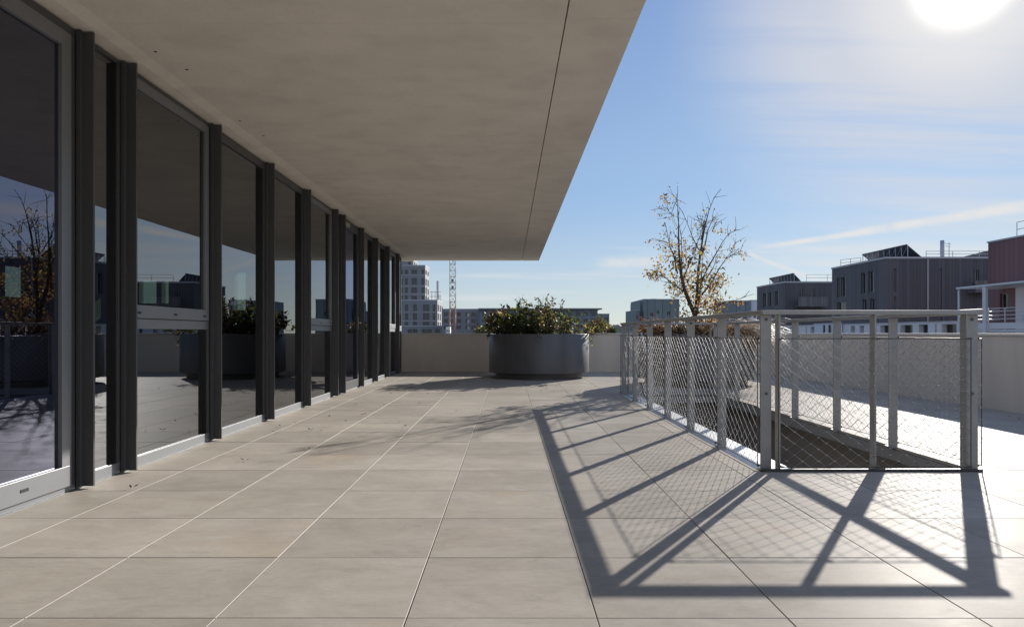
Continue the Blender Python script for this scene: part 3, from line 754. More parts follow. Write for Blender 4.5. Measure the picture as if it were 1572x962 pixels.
# tree in the second planter
TREE = P2 + Vector((0.09, 0, 0))
def tz(X, Y_): return ((930 + X / 4.007 - 1075) / 87.4, EYE + (511 - (280 + Y_ / 4.007)) / 87.4)
tree = thing('small_tree', 'small multi stemmed autumn tree with thinning yellow leaves in the planter behind the guardrail', 'tree', TREE + Vector((0, 0, 0.82)))
trunk, crown = MB(), MB()
STEMS = [  # traced silhouette points, thickness, depth lean
    ([(548, 860), (545, 815), (505, 730), (470, 650), (445, 550), (432, 440), (424, 340), (420, 250), (408, 170), (400, 100)], 0.050, -0.55),
    ([(548, 860), (552, 800), (562, 690), (568, 580), (582, 450), (598, 350), (618, 250), (640, 170), (672, 90), (716, 35)], 0.042, 0.10),
    ([(548, 860), (558, 800), (586, 700), (604, 610), (618, 520), (628, 430)], 0.046, 0.45),
    ([(628, 430), (652, 350), (672, 270), (700, 215), (720, 180)], 0.018, 0.6),
    ([(628, 430), (624, 340), (628, 250), (650, 170)], 0.016, 0.3),
    ([(628, 430), (600, 385), (570, 320), (545, 240), (510, 148)], 0.016, 0.5),
    ([(604, 610), (640, 520), (680, 440), (712, 370), (742, 320), (788, 302)], 0.020, -0.35),
    ([(618, 590), (670, 530), (708, 480), (735, 430)], 0.014, 0.7),
    ([(590, 690), (655, 610), (700, 530), (742, 470), (785, 420), (815, 360)], 0.018, 0.15),
    ([(470, 640), (466, 540), (464, 430), (458, 320), (436, 230)], 0.018, -0.1),
    ([(440, 560), (410, 460), (372, 400), (345, 335), (318, 280)], 0.016, -0.75),
    ([(478, 670), (430, 640), (380, 608), (335, 575), (285, 568)], 0.014, -0.3),
    ([(470, 600), (500, 500), (520, 400), (530, 300)], 0.012, -0.9),
    ([(585, 350), (610, 280), (575, 200)], 0.010, 0.2),
    ([(556, 800), (640, 770), (720, 745), (800, 712)], 0.010, -0.6),
    ([(742, 470), (790, 440), (850, 418)], 0.008, 0.1),
    ([(655, 300), (690, 250), (732, 200)], 0.008, 0.5),
    ([(418, 210), (390, 195), (350, 170), (305, 188)], 0.007, -0.5),
]
LEAFMIX = [('ochre', 6), ('yellow', 3), ('olive', 4), ('brown', 3), ('rust', 1)]
lk = [q for q, _ in LEAFMIX]; lw = [q for _, q in LEAFMIX]
DEPTH = {}
segs = []
for pts, th, dep in STEMS:
    p3 = []
    n = len(pts)
    d0 = DEPTH.get(pts[0], 0.0)
    for i, (X, Y_) in enumerate(pts):
        lx, lz = tz(X, Y_)
        yd = d0 + (dep - d0) * (i / (n - 1)) ** 1.2 * 0.8
        DEPTH.setdefault((X, Y_), yd)
        p3.append(Vector((lx, yd, lz - 0.82)))
    if pts[0] == (548, 860): p3[0].z = -0.02
    trunk.tube(p3, [max(th * (1 - i / (n - 1)) ** 1.15 * 0.92, 0.0045) for i in range(n)], 8)
    segs.append(p3)
    # side twigs
    for q in range(int(3 + n * 1.4)):
        t = R.uniform(0.25, 1.0) * (n - 1); i = min(int(t), n - 2); b0 = p3[i].lerp(p3[i + 1], t - i)
        dd = ((p3[i + 1] - p3[i]).normalized() + vrand(0.65)).normalized() * R.uniform(0.08, 0.32)
        tw = [b0, b0 + dd * 0.5 + vrand(0.012), b0 + dd + Vector((0, 0, -0.01))]
        trunk.tube(tw, [0.0042, 0.0032, 0.002], 4)
        if b0.z > 1.2 and R.random() < 0.75:
            for _ in range(R.choice((0, 1, 1, 2))):
                ln = R.uniform(0.035, 0.07)
                crown.leaf(tw[R.choice((1, 2))], vrand(0.7) + Vector((0, 0, -0.6)), vrand(1), ln, ln * 0.42, R.choices(range(5), [2, 1, 2, 5, 1])[0])
def nearest(p):
    best = None
    for s in segs:
        for a, b in zip(s[:-1], s[1:]):
            for t in (0.2, 0.5, 0.8):
                q = a.lerp(b, t)
                if q.z < p.z + 0.02:
                    dd = (q - p).length
                    if best is None or dd < best[0]: best = (dd, q)
    return best[1]
CLUST = [(360, 112, 26, 34), (430, 100, 18, 6), (440, 370, 55, 70), (480, 420, 55, 60), (415, 500, 60, 75), (470, 500, 60, 60), (520, 440, 50, 55), (320, 545, 42, 50), (295, 560, 30, 26), (375, 420, 40, 26),
         (430, 610, 42, 45), (440, 670, 42, 45), (510, 600, 55, 75), (530, 660, 50, 55), (590, 600, 60, 75), (640, 620, 52, 60), (610, 690, 50, 60), (640, 740, 60, 70), (690, 740, 40, 34), (480, 780, 40, 22),
         (575, 265, 20, 12), (690, 290, 20, 12), (345, 355, 35, 16), (280, 350, 22, 10), (370, 200, 40, 14), (600, 770, 60, 60), (560, 520, 50, 30), (770, 300, 20, 6), (840, 430, 22, 10), (770, 400, 20, 6), (680, 600, 40, 30), (730, 440, 25, 7), (820, 740, 22, 12)]
for (X, Y_, r, n) in CLUST:
    n = int(n * (1.8 if Y_ > 480 else 1.1))
    lx, lz = tz(X, Y_); rr = r / 4.007 / 87.4
    c = Vector((lx, R.uniform(-0.35, 0.35) * (1 if r > 35 else 0.4), lz - 0.82))
    a = nearest(c)
    for k in range(max(2, n // 22)):
        e = c + vrand(rr * 0.55)
        trunk.tube([a, a.lerp(e, 0.5) + vrand(0.015), e], [0.004, 0.003, 0.0018], 4)
    for k in range(n):
        p = c + Vector((R.gauss(0, rr * 0.72), R.gauss(0, max(rr, 0.1) * 0.8), R.gauss(0, rr * 0.72)))
        ln = R.uniform(0.038, 0.080)
        crown.leaf(p, vrand(0.7) + Vector((0, 0, -0.7)), vrand(1), ln, ln * R.uniform(0.38, 0.55), R.choices(range(5), lw if r != 22 else [2, 1, 0, 3, 2])[0])
trunk.build('trunk', M['bark'], tree, smooth=True)
crown.build('crown', [LEAFS[q] for q in lk], tree)
# dry grasses and low growth at the foot of the tree
def grass(label, loc, n, length, tilt, spread, mats, root=0.12, droop=0.20):
    o = thing('dry_grass', label, 'grass', loc)
    b = MB()
    for k in range(n):
        a = R.gauss(tilt[0], spread); el = R.uniform(*tilt[1])
        dv = Vector((math.cos(a) * math.cos(el), math.sin(a) * math.cos(el), math.sin(el)))
        L = length * R.uniform(0.55, 1.1); p = Vector((R.gauss(0, root), R.gauss(0, root), 0)); pts = [p.copy()]
        for t in range(5):
            p = p + dv * L / 5; dv = (dv + Vector((0, 0, -droop)) + vrand(0.06)).normalized(); pts.append(p.copy())
        wd = R.uniform(0.004, 0.009)
        mi = R.choices(range(len(mats)), [3, 2, 1][:len(mats)])[0]
        side = Vector((-math.sin(a), math.cos(a), 0.3)).normalized()
        ws = [wd, wd, wd * 0.9, wd * 0.7, wd * 0.4, 0.0005]
        for i in range(5):
            b.face([pts[i] + side * ws[i], pts[i] - side * ws[i], pts[i + 1] - side * ws[i + 1], pts[i + 1] + side * ws[i + 1]], mi)
    b.build('blades', mats, o)
    return o
ST = [M['straw'], M['strawdark'], LEAFS['brown']]
grass('straw coloured dry grass fanning over the right rim of the tree planter', P2 + Vector((0.50, -0.48, 0.84)), 1300, 0.80, (-0.45, (0.2, 0.95)), 0.7, ST, 0.15, 0.34)
grass('brown dry grass clump at the front foot of the small tree', P2 + Vector((0.05, -0.62, 0.84)), 800, 0.44, (-1.4, (0.1, 1.2)), 1.1, [M['strawdark'], LEAFS['brown'], M['straw']], 0.2)
grass('dry grass clump left of the small tree over the planter rim', P2 + Vector((-0.48, -0.45, 0.84)), 600, 0.50, (3.4, (0.2, 1.1)), 1.0, [M['strawdark'], M['straw'], LEAFS['brown']], 0.16)
shrub('shrub', 'rust red leaved shrub at the left foot of the small tree', P2 + Vector((-0.20, -0.3, zb)), 0.50, 0.22, 12, 24, {'rust': 4, 'brown': 4, 'ochre': 2}, 0.06)
shrub('shrub', 'orange brown low shrub at the left rim of the tree planter', P2 + Vector((-0.78, -0.15, zb)), 0.26, 0.24, 14, 24, {'rust': 3, 'brown': 4, 'ochre': 2}, 0.06)
shrub('shrub', 'ochre brown shrub under the right side of the small tree', P2 + Vector((0.32, 0.2, zb)), 0.55, 0.3, 14, 26, {'ochre': 4, 'olive': 3, 'brown': 4, 'yellow': 2}, 0.065)
# irrigation pipe leaning on the tree planter
pp = MB(); pp.tube([(2.36, 11.55, 0.0), (2.33, 11.58, 0.30), (2.26, 11.70, 0.62), (2.20, 11.80, 0.90)], 0.016, 8)
tag(pp.build('water_pipe', mat('pale_pipe', (0.55, 0.6, 0.72), 0.35), smooth=True), 'pale thin pipe leaning on the left side of the tree planter', 'pipe')

# ------------------------------------------------------------------ fallen leaves
lf = []
LEAFPX = [(377, 708), (352, 662), (430, 655), (478, 661), (497, 662), (455, 650), (418, 664), (560, 637), (590, 622), (612, 650), (640, 620), (700, 632), (505, 640), (527, 648), (545, 622), (203, 750),
          (1519, 665), (1508, 676), (1504, 633), (1551, 641), (1565, 645), (620, 655), (470, 690), (655, 605), (600, 605), (830, 600), (838, 597), (850, 601), (570, 632), (1060, 600)]
ldesc = ['curled', 'flat', 'tiny', 'folded', 'narrow']
for i, (x, y) in enumerate(LEAFPX):
    Y = EYE * FPX / (y - CY); X = gx(x, Y)
    b = MB(); ln = R.uniform(0.025, 0.045)
    for q in range(R.choice((1, 1, 2))):
        a = R.uniform(0, 6.28)
        b.leaf(Vector((R.uniform(-.015, .015), R.uniform(-.015, .015), 0.006)), Vector((math.cos(a), math.sin(a), 0.15)), Vector((0, 0, 1)), ln, ln * 0.5, 0, R.uniform(-0.35, 0.15))
    o = b.build('fallen_leaf', M['deadleaf'], loc=(X, Y, 0.004))
    tag(o, 'small dry brown leaf lying on the terrace paving', 'leaf', 'fallen leaves on the paving')

# ------------------------------------------------------------------ buildings around
BG = {}
BG['dark'] = clad_mat('dark_cladding', (0.084, 0.082, 0.094), 0.30)
BG['dark2'] = clad_mat('dark_cladding_grey', (0.13, 0.128, 0.135), 0.35)
BG['red'] = clad_mat('red_brown_cladding', (0.15, 0.070, 0.078), 0.45, amt=0.14)
BG['capp'] = mat('roof_edge', (0.42, 0.42, 0.45), 0.5)
BG['win'] = mat('window_glass', (0.02, 0.022, 0.026), 0.12, spec=0.7)
BG['wframe'] = mat('window_frame', (0.25, 0.25, 0.26), 0.5)
BG['white'] = mat('white_render', (0.62, 0.62, 0.66), 0.7, var=0.05)
BG['whitemetal'] = mat('white_metal', (0.55, 0.56, 0.60), 0.4)
BG['brick'] = mat('grey_brick', (0.30, 0.29, 0.285), 0.8, var=0.08, vscale=0.6)
BG['brickd'] = mat('grey_brick_dark', (0.22, 0.225, 0.245), 0.8, var=0.08, vscale=0.6)
BG['pale'] = mat('pale_band', (0.42, 0.40, 0.38), 0.8)
BG['teal'] = clad_mat('teal_cladding', (0.17, 0.21, 0.22), 1.6, amt=0.06)
BG['slate'] = clad_mat('slate_cladding', (0.17, 0.20, 0.24), 2.2, amt=0.08)
BG['roof'] = mat('flat_roof', (0.22, 0.22, 0.22), 0.9)
BG['solar'] = mat('solar_back', (0.05, 0.05, 0.06), 0.35)
BG['steel'] = mat('roof_steel', (0.40, 0.41, 0.44), 0.45, metal=0.5)
BG['curtain'] = mat('pale_curtain', (0.55, 0.53, 0.50), 0.8)
ZB = -9.0

def block(root, name, x0, x1, y0, y1, z1, m, fwin=(), swin=(), side='L', z0=ZB, cap=None, depth=0.25, wname='window', glass=None):
    """one volume of a building. fwin: windows (x0,x1,z0,z1) on the -Y face; swin: (y0,y1,z0,z1) on the -X ('L') or +X ('R') face."""
    b = MB()
    holed(b, (x0, y0, z0), (1, 0, 0), (0, 0, 1), (0, -1, 0), x1 - x0, z1 - z0, [(a - x0, c - x0, d - z0, e - z0) for a, c, d, e in fwin], depth)
    for sd, X, n in (('L', x0, -1), ('R', x1, 1)):
        holed(b, (X, y0, z0), (0, 1, 0), (0, 0, 1), (n, 0, 0), y1 - y0, z1 - z0, [(a - y0, c - y0, d - z0, e - z0) for a, c, d, e in (swin if sd == side else ())], depth)
    b.face([(x0, y1, z0), (x1, y1, z0), (x1, y1, z1), (x0, y1, z1)])
    b.face([(x0, y0, z1), (x1, y0, z1), (x1, y1, z1), (x0, y1, z1)])
    o = b.build(name, m, root)
    o.location = -root.location
    t = 0.05
    gl = glass or BG['win']
    for a, c, d, e in fwin:
        q = MB(); Y = y0 + depth * 0.8
        q.face([(a, Y, d), (c, Y, d), (c, Y, e), (a, Y, e)], 0)
        for r in ((a, a + t, d, e), (c - t, c, d, e), (a + t, c - t, d, d + t), (a + t, c - t, e - t, e), ((a + c) / 2 - t / 2, (a + c) / 2 + t / 2, d + t, e - t)):
            q.box(r[0], r[1], Y - 0.06, Y - 0.003, r[2], r[3], 1)
        wo = q.build(wname, [gl, BG['wframe']], root); wo.location = -root.location
    for a, c, d, e in swin:
        q = MB(); s_ = -1 if side == 'L' else 1
        X = (x0 if side == 'L' else x1) - s_ * depth * 0.8
        q.face([(X, a, d), (X, c, d), (X, c, e), (X, a, e)], 0)
        for r in ((a, a + t, d, e), (c - t, c, d, e), (a + t, c - t, d, d + t), (a + t, c - t, e - t, e)):
            q.box(min(X + s_ * 0.003, X + s_ * 0.06), max(X + s_ * 0.003, X + s_ * 0.06), r[0], r[1], r[2], r[3], 1)
        wo = q.build(wname, [gl, BG['wframe']], root); wo.location = -root.location
    if cap:
        q = MB(); e = 0.06
        q.box(x0 - e, x1 + e, y0 - e, y1 + e, z1 + 0.002, z1 + cap)
        co = q.build('roof_edge', BG['capp'], root); co.location = -root.location
    return o
def part(root, name, mb, m, **k):
    o = mb.build(name, m, root, **k); o.location = -root.location; return o
def xwin(X, x0, x1, y0, y1):
    Ya, Yb = ydist(x1, X), ydist(x0, X); Ym = (Ya + Yb) / 2
    return (Ya, Yb, gz(y1, Ym), gz(y0, Ym))
def ywin(Y, x0, x1, y0, y1): return (gx(x0, Y), gx(x1, Y), gz(y1, Y), gz(y0, Y))
def roof_rail(root, pts, z, h=1.0, step=2.2):
    b = MB()
    for a, c in zip(pts[:-1], pts[1:]):
        a, c = Vector((a[0], a[1], z)), Vector((c[0], c[1], z)); n = max(1, int((c - a).length / step))
        for k in range(n + 1):
            p = a.lerp(c, k / n); b.tube([p, p + Vector((0, 0, h))], 0.025, 5)
        for hh in (h * 0.55, h): b.tube([a + Vector((0, 0, hh)), c + Vector((0, 0, hh))], 0.022, 5)
    part(root, 'roof_rail', b, BG['steel'])
def solar(root, xa, za, xb, zb_, y0, y1, zroof):
    b = MB(); t = 0.05
    b.v += [(xa, y0, za), (xb, y0, zb_), (xb, y1, zb_), (xa, y1, za), (xa, y0, za + t), (xb, y0, zb_ + t), (xb, y1, zb_ + t), (xa, y1, za + t)]
    for q in ((0, 3, 2, 1), (4, 5, 6, 7), (0, 1, 5, 4), (1, 2, 6, 5), (2, 3, 7, 6), (3, 0, 4, 7)): b.f.append(q); b.m.append(0)
    part(root, 'solar_panel', b, BG['solar'])
    c = MB(); n = 8
    for k in range(n + 1):
        y = y0 + (y1 - y0) * k / n
        c.tube([(xa + 0.1, y, zroof), (xa + 0.1, y, za - 0.02)], 0.035, 5)
        if k < n: c.tube([(xa + 0.1, y, za - 0.05), (xa + 0.1, y + (y1 - y0) / n, zroof + 0.05)], 0.022, 4)
    c.tube([(xa + 0.1, y0, za - 0.03), (xa + 0.1, y1, za - 0.03)], 0.03, 5)
    part(root, 'panel_frame', c, BG['steel'])

# dark clad building B
XB = 32.3; YB0, YB1 = 60.75, 70.9
rB = thing('apartment_building', 'dark ribbed box building with narrow windows, solar array and chimney, beside the red one', 'building', (XB, YB0, ZB), group='buildings beyond the right wall')
sc6 = lambda x, y: (1260 + x / 6.87, 360 + y / 6.87)
def w6(X, a, c, d, e): p, q = sc6(a, d), sc6(c, e); return xwin(X, p[0], q[0], p[1], q[1])
zB = gz(397, YB0)
block(rB, 'wall', XB, XB + 14, YB0, YB1, zB, BG['dark'],
      fwin=[(gx(1371, YB0), gx(1376, YB0), gz(497, YB0), gz(455, YB0)), (gx(1371, YB0), gx(1376, YB0), gz(448, YB0), gz(412, YB0)), (gx(1441, YB0), gx(1446, YB0), gz(500, YB0), gz(412, YB0)), (gx(1494, YB0), gx(1503, YB0), gz(440, YB0), gz(414, YB0))],
      swin=[w6(XB, 172, 198, 455, 662), w6(XB, 212, 262, 448, 655), w6(XB, 425, 478, 400, 622), w6(XB, 502, 560, 385, 610), w6(XB, 172, 265, 708, 860), w6(XB, 442, 482, 680, 880), w6(XB, 522, 566, 672, 880)], cap=0.16)
q = MB(); q.box(gx(1423, YB0), gx(1424.4, YB0), YB0 - 0.10, YB0 - 0.012, -3, zB - 0.05); part(rB, 'downpipe', q, BG['capp'])
q = MB(); q.box(gx(1484, YB0), gx(1519, YB0), YB0 - 1.2, YB0 - 0.01, gz(450, YB0), gz(447, YB0)); q.box(gx(1484, YB0), gx(1519, YB0), YB0 - 1.2, YB0 - 1.15, gz(447, YB0), gz(432, YB0)); part(rB, 'balcony', q, BG['dark2'])
solar(rB, 34.5, 8.55, 35.8, 7.45, 61.5, 69.3, zB + 0.16)
q = MB(); q.tube([(gx(1446.5, 63), 63, zB), (gx(1446.5, 63), 63, gz(369, 63))], 0.17, 10); part(rB, 'chimney', q, BG['steel'], smooth=True)
q = MB(); ax, ay = gx(1457, 63), 63.0
q.tube([(ax, ay, zB), (ax, ay, gz(372, 63))], 0.03, 5)
for zz_, hw in ((gz(375, 63), 0.30), (gz(379, 63), 0.22)): q.tube([(ax - hw * 1.4, ay, zz_ + 0.1), (ax + hw * 0.5, ay, zz_)], 0.02, 4)
part(rB, 'antenna', q, BG['steel'])
roof_rail(rB, [(XB + 3.8, YB0 + 0.6), (XB + 13, YB0 + 0.6)], zB + 0.16, 0.55)
roof_rail(rB, [(XB + 0.5, YB1 - 0.8), (XB + 1.5, YB1 - 2.8)], zB + 0.16, 0.7, 1.0)
q = MB(); q.v += [(gx(1455, 64), 64, zB + 0.16), (gx(1530, 64), 64, zB + 0.16), (gx(1530, 64), 64, gz(381, 64)), (gx(1455, 66), 66, zB + 0.16), (gx(1530, 66), 66, zB + 0.16), (gx(1530, 66), 66, gz(381, 66))]
for f_ in ((0, 1, 2), (3, 5, 4), (0, 2, 5, 3), (1, 4, 5, 2), (0, 3, 4, 1)): q.f.append(f_); q.m.append(0)
part(rB, 'sloped_roof', q, BG['dark2'])

# dark clad building A
XA = 34.9; YA0, YA1 = 89.8, 99.8
rA = thing('apartment_building', 'smaller dark box building with solar array, left of the larger dark box', 'building', (XA, YA0, ZB), group='buildings beyond the right wall')
zA = gz(434, YA0)
s3 = lambda x, y: (1150 + x / 3.725, 340 + y / 3.725)
def w3(X, a, c, d, e): p, q = s3(a, d), s3(c, e); return xwin(X, p[0], q[0], p[1], q[1])
block(rA, 'wall', XA, XA + 12, YA0, YA1, zA, BG['dark'], fwin=[ywin(YA0, 1228, 1234, 444, 462), ywin(YA0, 1243, 1251, 444, 462)],
      swin=[w3(XA, 80, 100, 410, 490), w3(XA, 110, 129, 404, 484), w3(XA, 147, 168, 396, 480)], cap=0.18)
q = MB(); q.box(gx(1219, YA0), gx(1264, YA0), YA0 - 1.3, YA0 - 0.01, gz(471, YA0), gz(469.5, YA0)); q.box(gx(1219, YA0), gx(1264, YA0), YA0 - 1.3, YA0 - 1.22, gz(469.5, YA0), gz(456, YA0)); part(rA, 'balcony', q, BG['dark2'])
ya, yb = 90.5, 99.0
solar(rA, gx(1218, ya), gz(419.5, ya), gx(1229.5, ya), zA + 0.25, ya, yb, zA + 0.18)
roof_rail(rA, [(XA + 3, YA0 + 0.5), (XA + 11, YA0 + 0.5)], zA + 0.18, 0.9)

# red building C with balcony and canopy
XC = 32.4; YC1 = ydist(1517, XC)
rC = thing('apartment_building', 'dark red clad building at the right edge with white balcony and canopy', 'building', (XC, 20, ZB), group='buildings beyond the right wall')
zC = gz(373, YC1)
dw = w3(XC, 1435, 1482, 410, 500); pwn = w3(XC, 1532, 1600, 370, 545)
block(rC, 'wall', XC, XC + 12, 18, YC1, zC, BG['red'], swin=[dw, (36.5, 38.2, 0.9, 3.2), (29, 31, 0.9, 3.2)], cap=0.10)
q = MB(); q.box(XC - 0.10, XC - 0.012, pwn[0], pwn[1], 0.9, gz(441, pwn[1])); part(rC, 'white_shutter', q, BG['whitemetal'])
roof_rail(rC, [(XC + 0.8, YC1 - 1.6), (XC + 0.8, 19)], zC + 0.1, 1.05, 1.9)
q = MB(); q.tube([(XC + 2.5, YC1 - 2.6, zC), (XC + 2.5, YC1 - 2.6, zC + 0.5)], 0.14, 8); part(rC, 'roof_vent', q, BG['steel'])
XP = 29.7; YP1 = ydist(1472, XP)
q = MB(); q.box(XP - 0.2, XC - 0.02, 20, YP1, 3.78, 3.90); part(rC, 'canopy', q, BG['whitemetal'])
q = MB(); q.box(XP, XC - 0.02, 20, YP1, 0.95, 1.10); part(rC, 'balcony_floor', q, BG['whitemetal'])
q = MB(); q.box(XP - 0.03, XP - 0.003, 20, YP1, 1.14, 1.52); q.box(XP, XC - 0.02, YP1 + 0.003, YP1 + 0.03, 1.14, 1.52); part(rC, 'balcony_panel', q, BG['whitemetal'])
q = MB()
for zz_ in (1.75, 1.98, 2.22, 2.40): q.tube([(XP, 20, zz_), (XP, YP1, zz_)], 0.025, 5); q.tube([(XP, YP1, zz_), (XC - 0.02, YP1, zz_)], 0.025, 5)
y = YP1
while y > 21: q.tube([(XP, y, 1.1), (XP, y, 2.4)], 0.03, 5); y -= 1.45
part(rC, 'balcony_rail', q, BG['whitemetal'])
for i, yy in enumerate((YP1 - 0.08, ydist(1515, XP), 36.5, 30.0)):
    q = MB(); wd = 0.16 if i == 1 else 0.07
    q.box(XP - 0.18 + (0.16 - wd), XP - 0.034, yy - wd, yy + wd, ZB, 3.779); part(rC, 'post', q, BG['whitemetal'])

# low white row in front of the dark boxes
XR = 30.5; yr0, yr1 = 48.2, ydist(1190, XR)
rR = thing('row_building', 'low white row with dark openings in front of the dark box buildings', 'building', (XR, yr0, ZB), group='buildings beyond the right wall')
z9 = lambda a, c: (1160 + a / 9.247, 1160 + c / 9.247)
spans = [z9(240, 258), z9(360, 440), z9(490, 570), z9(710, 725), z9(780, 835)] + [(1150 + a / 3.725, 1150 + c / 3.725) for a, c in ((580, 604), (632, 656), (750, 805), (865, 935), (970, 1022), (1062, 1072), (1100, 1195))]
zt = EYE + 0.0258 * XR
holes = [(ydist(b_, XR), ydist(a_, XR), -1.2, zt - 0.16) for a_, b_ in spans]
holes = [(max(a_, yr0 + 0.1), b_, c_, d_) for a_, b_, c_, d_ in holes if b_ > yr0 + 0.3]
block(rR, 'wall', XR, XR + 1.6, yr0, yr1, zt, BG['white'], swin=holes, cap=0.05, depth=0.5)
# bluish white cabin volume in front of the row
XQ = 29.9; q0, q1 = ydist(1284, XQ), ydist(1250, XQ)
rQ = thing('annex', 'small bluish white annex with two dark windows in front of the white row', 'building', (XQ, q0, ZB))
block(rQ, 'wall', XQ, XQ + 0.55, q0, q1, gz(496.5, (q0 + q1) / 2) , mat('bluish_white', (0.55, 0.60, 0.70), 0.7), swin=[(ydist(1267, XQ), ydist(1262.7, XQ), -1, gz(499, q1)), (ydist(1276.3, XQ), ydist(1271, XQ), -1, gz(499, q1))], cap=0.04, depth=0.15)

# stepped tower on the far left
YT = 245.0
rT = thing('tower_block', 'stepped grey brick tower block behind the far left end of the terrace', 'building', (gx(652.8, YT), YT, ZB))
t12 = lambda x, y: (600 + x / 6.017, 360 + y / 6.017)
def w12(Y, a, c, d, e): p, q = t12(a, d), t12(c, e); return ywin(Y, p[0], q[0], p[1], q[1])
xt = gx(652.8, YT)
rowsU = [(325, 365), (403, 465), (488, 540), (565, 607)]
fw = [w12(YT, a, c, d, e) for d, e in rowsU for a, c in ((130, 156), (190, 242), (282, 312))] + [w12(YT, a, c, d, e) for d, e in rowsU for a, c in ((20, 50), (75, 110))]
def srow(Xs, ys_, x0, x1, n):
    out = []
    for (d, e) in ys_:
        for k in range(n):
            a = x0 + (x1 - x0) * (k + 0.18) / n; c = x0 + (x1 - x0) * (k + 0.72) / n
            out.append((a, c, d, e))
    return out
ys_t = [(gz(t12(0, e)[1], YT), gz(t12(0, d)[1], YT)) for d, e in rowsU]
block(rT, 'wall', gx(590, YT), xt, YT, 257.0, gz(408.2, YT), BG['brickd'], fwin=fw, swin=srow(xt, ys_t, YT, 257.0, 2), side='R', cap=0.35, depth=0.5)
YL = 243.0; xl = gx(671.5, YL); yl1 = 264.0
rowsL = [(645, 707), (725, 788), (805, 852)]
fw = [w12(YL, a, c, d, e) for d, e in rowsL for a, c in ((130, 160), (205, 242), (295, 356), (386, 412))]
ys_l = [(gz(t12(0, e)[1], YL), gz(t12(0, d)[1], YL)) for d, e in rowsL]
block(rT, 'lower_wing', gx(590, YL), xl, YL, yl1, gz(461.4, YL), BG['brickd'], fwin=fw, swin=srow(xl, ys_l, YL, yl1, 3), side='R', cap=0.35, depth=0.5)
block(rT, 'top_storey', gx(590, 250), gx(634.5, 250), 250, 262, gz(392, 250), BG['brickd'], fwin=[w12(250, 160, 185, 245, 280)], swin=[(251.5, 254, gz(406, 250), gz(401, 250)), (256, 259, gz(406, 250), gz(401, 250))], side='R', cap=0.3, depth=0.5)
block(rT, 'podium', gx(590, 238), gx(683, 238), 238, 242.9, gz(501, 238), BG['brickd'], fwin=[ywin(238, a, a + 7, 505, 512) for a in (626, 634, 648, 656, 668)], cap=0.3, depth=0.5)
# pale string courses on the front
q = MB()
for (d, e), Yf, xa_, xb_ in [(r_, YT, gx(605, YT), xt - 0.05) for r_ in rowsU] + [(r_, YL, gx(605, YL), xl - 0.05) for r_ in rowsL]:
    z_ = gz(t12(0, e)[1], Yf) - 0.45; q.box(xa_, xb_, Yf - 0.08, Yf - 0.004, z_, z_ + 0.16)
part(rT, 'string_course', q, BG['pale'])
# scaffold standing on the wing of the tower
rS = thing('scaffold', 'pale steel scaffold on the lower wing of the stepped tower', 'scaffold', (gx(672, 256), 256, gz(461, YL)))
q = MB(); zs0 = gz(461.4, YL) + 0.35
for xx in (663, 668, 673, 676.5):
    for yy in (252, 258): q.tube([(min(gx(xx, yy), xl - 0.3), yy, zs0), (min(gx(xx, yy), xl - 0.3), yy, gz(447 if xx < 670 else 452, yy))], 0.12, 5)
for z_ in (448, 455):
    for yy in (252, 258): q.tube([(gx(660, yy), yy, gz(z_, yy)), (min(gx(677, yy), xl - 0.3), yy, gz(z_, yy))], 0.09, 5)
part(rS, 'tube_frame', q, BG['steel'])
q = MB(); q.tube([(gx(672, 254), 254, zs0), (gx(672, 254), 254, gz(431, 254))], 0.45, 8); part(rS, 'pale_mast', q, BG['whitemetal'])

# tower crane
rK = thing('tower_crane', 'white and red lattice tower crane mast seen below the overhang', 'crane', (gx(694.7, 212), 212, ZB))
YK = 212.0; kx0, kx1 = gx(690.4, YK), gx(699.0, YK)
def lattice(mb, z0, z1, x0, x1, y0, y1, bay, r):
    for x in (x0, x1):
        for y in (y0, y1): mb.tube([(x, y, z0), (x, y, z1)], r, 5)
    n = max(1, round((z1 - z0) / bay)); h = (z1 - z0) / n
    for k in range(n):
        a, b_ = z0 + k * h, z0 + (k + 1) * h; fl_ = k % 2
        for (p, q2) in (((x0, y0), (x1, y0)), ((x1, y0), (x1, y1)), ((x1, y1), (x0, y1)), ((x0, y1), (x0, y0))):
            mb.tube([(p[0], p[1], a), (q2[0], q2[1], a)], r * 0.6, 4)
            s_, e_ = (p, q2) if fl_ else (q2, p)
            mb.tube([(s_[0], s_[1], a), (e_[0], e_[1], b_)], r * 0.6, 4)
q = MB(); lattice(q, ZB, gz(463, YK), kx0, kx1, YK, YK + 1.9, 1.9, 0.11); part(rK, 'lower_mast', q, mat('crane_red', (0.40, 0.21, 0.17), 0.5))
CW = mat('crane_white', (0.50, 0.50, 0.50), 0.5)
q = MB(); lattice(q, gz(463, YK) + 0.02, 44, kx0, kx1, YK, YK + 1.9, 1.9, 0.105); part(rK, 'upper_mast', q, CW)
q = MB(); kc = (kx0 + kx1) / 2; q.box(kx0 - 0.2, kx1 + 0.2, YK - 0.2, YK + 2.1, 44.02, 46.2); part(rK, 'slewing_unit', q, CW)
q = MB()
for k in range(24):
    for s_ in (-1, 1):
        a = Vector((kc + s_ * 0.7, YK - 10 + k * 2.0, 46.4)); q.tube([a, a + Vector((0, 2.0, 0))], 0.1, 4)
        q.tube([a, Vector((kc, a.y + 1, 47.8))], 0.07, 4); q.tube([Vector((kc, a.y + 1, 47.8)), a + Vector((0, 2, 0))], 0.07, 4)
    q.tube([(kc, YK - 9 + k * 2, 47.8), (kc, YK - 7 + k * 2, 47.8)], 0.1, 4)
part(rK, 'jib', q, CW)
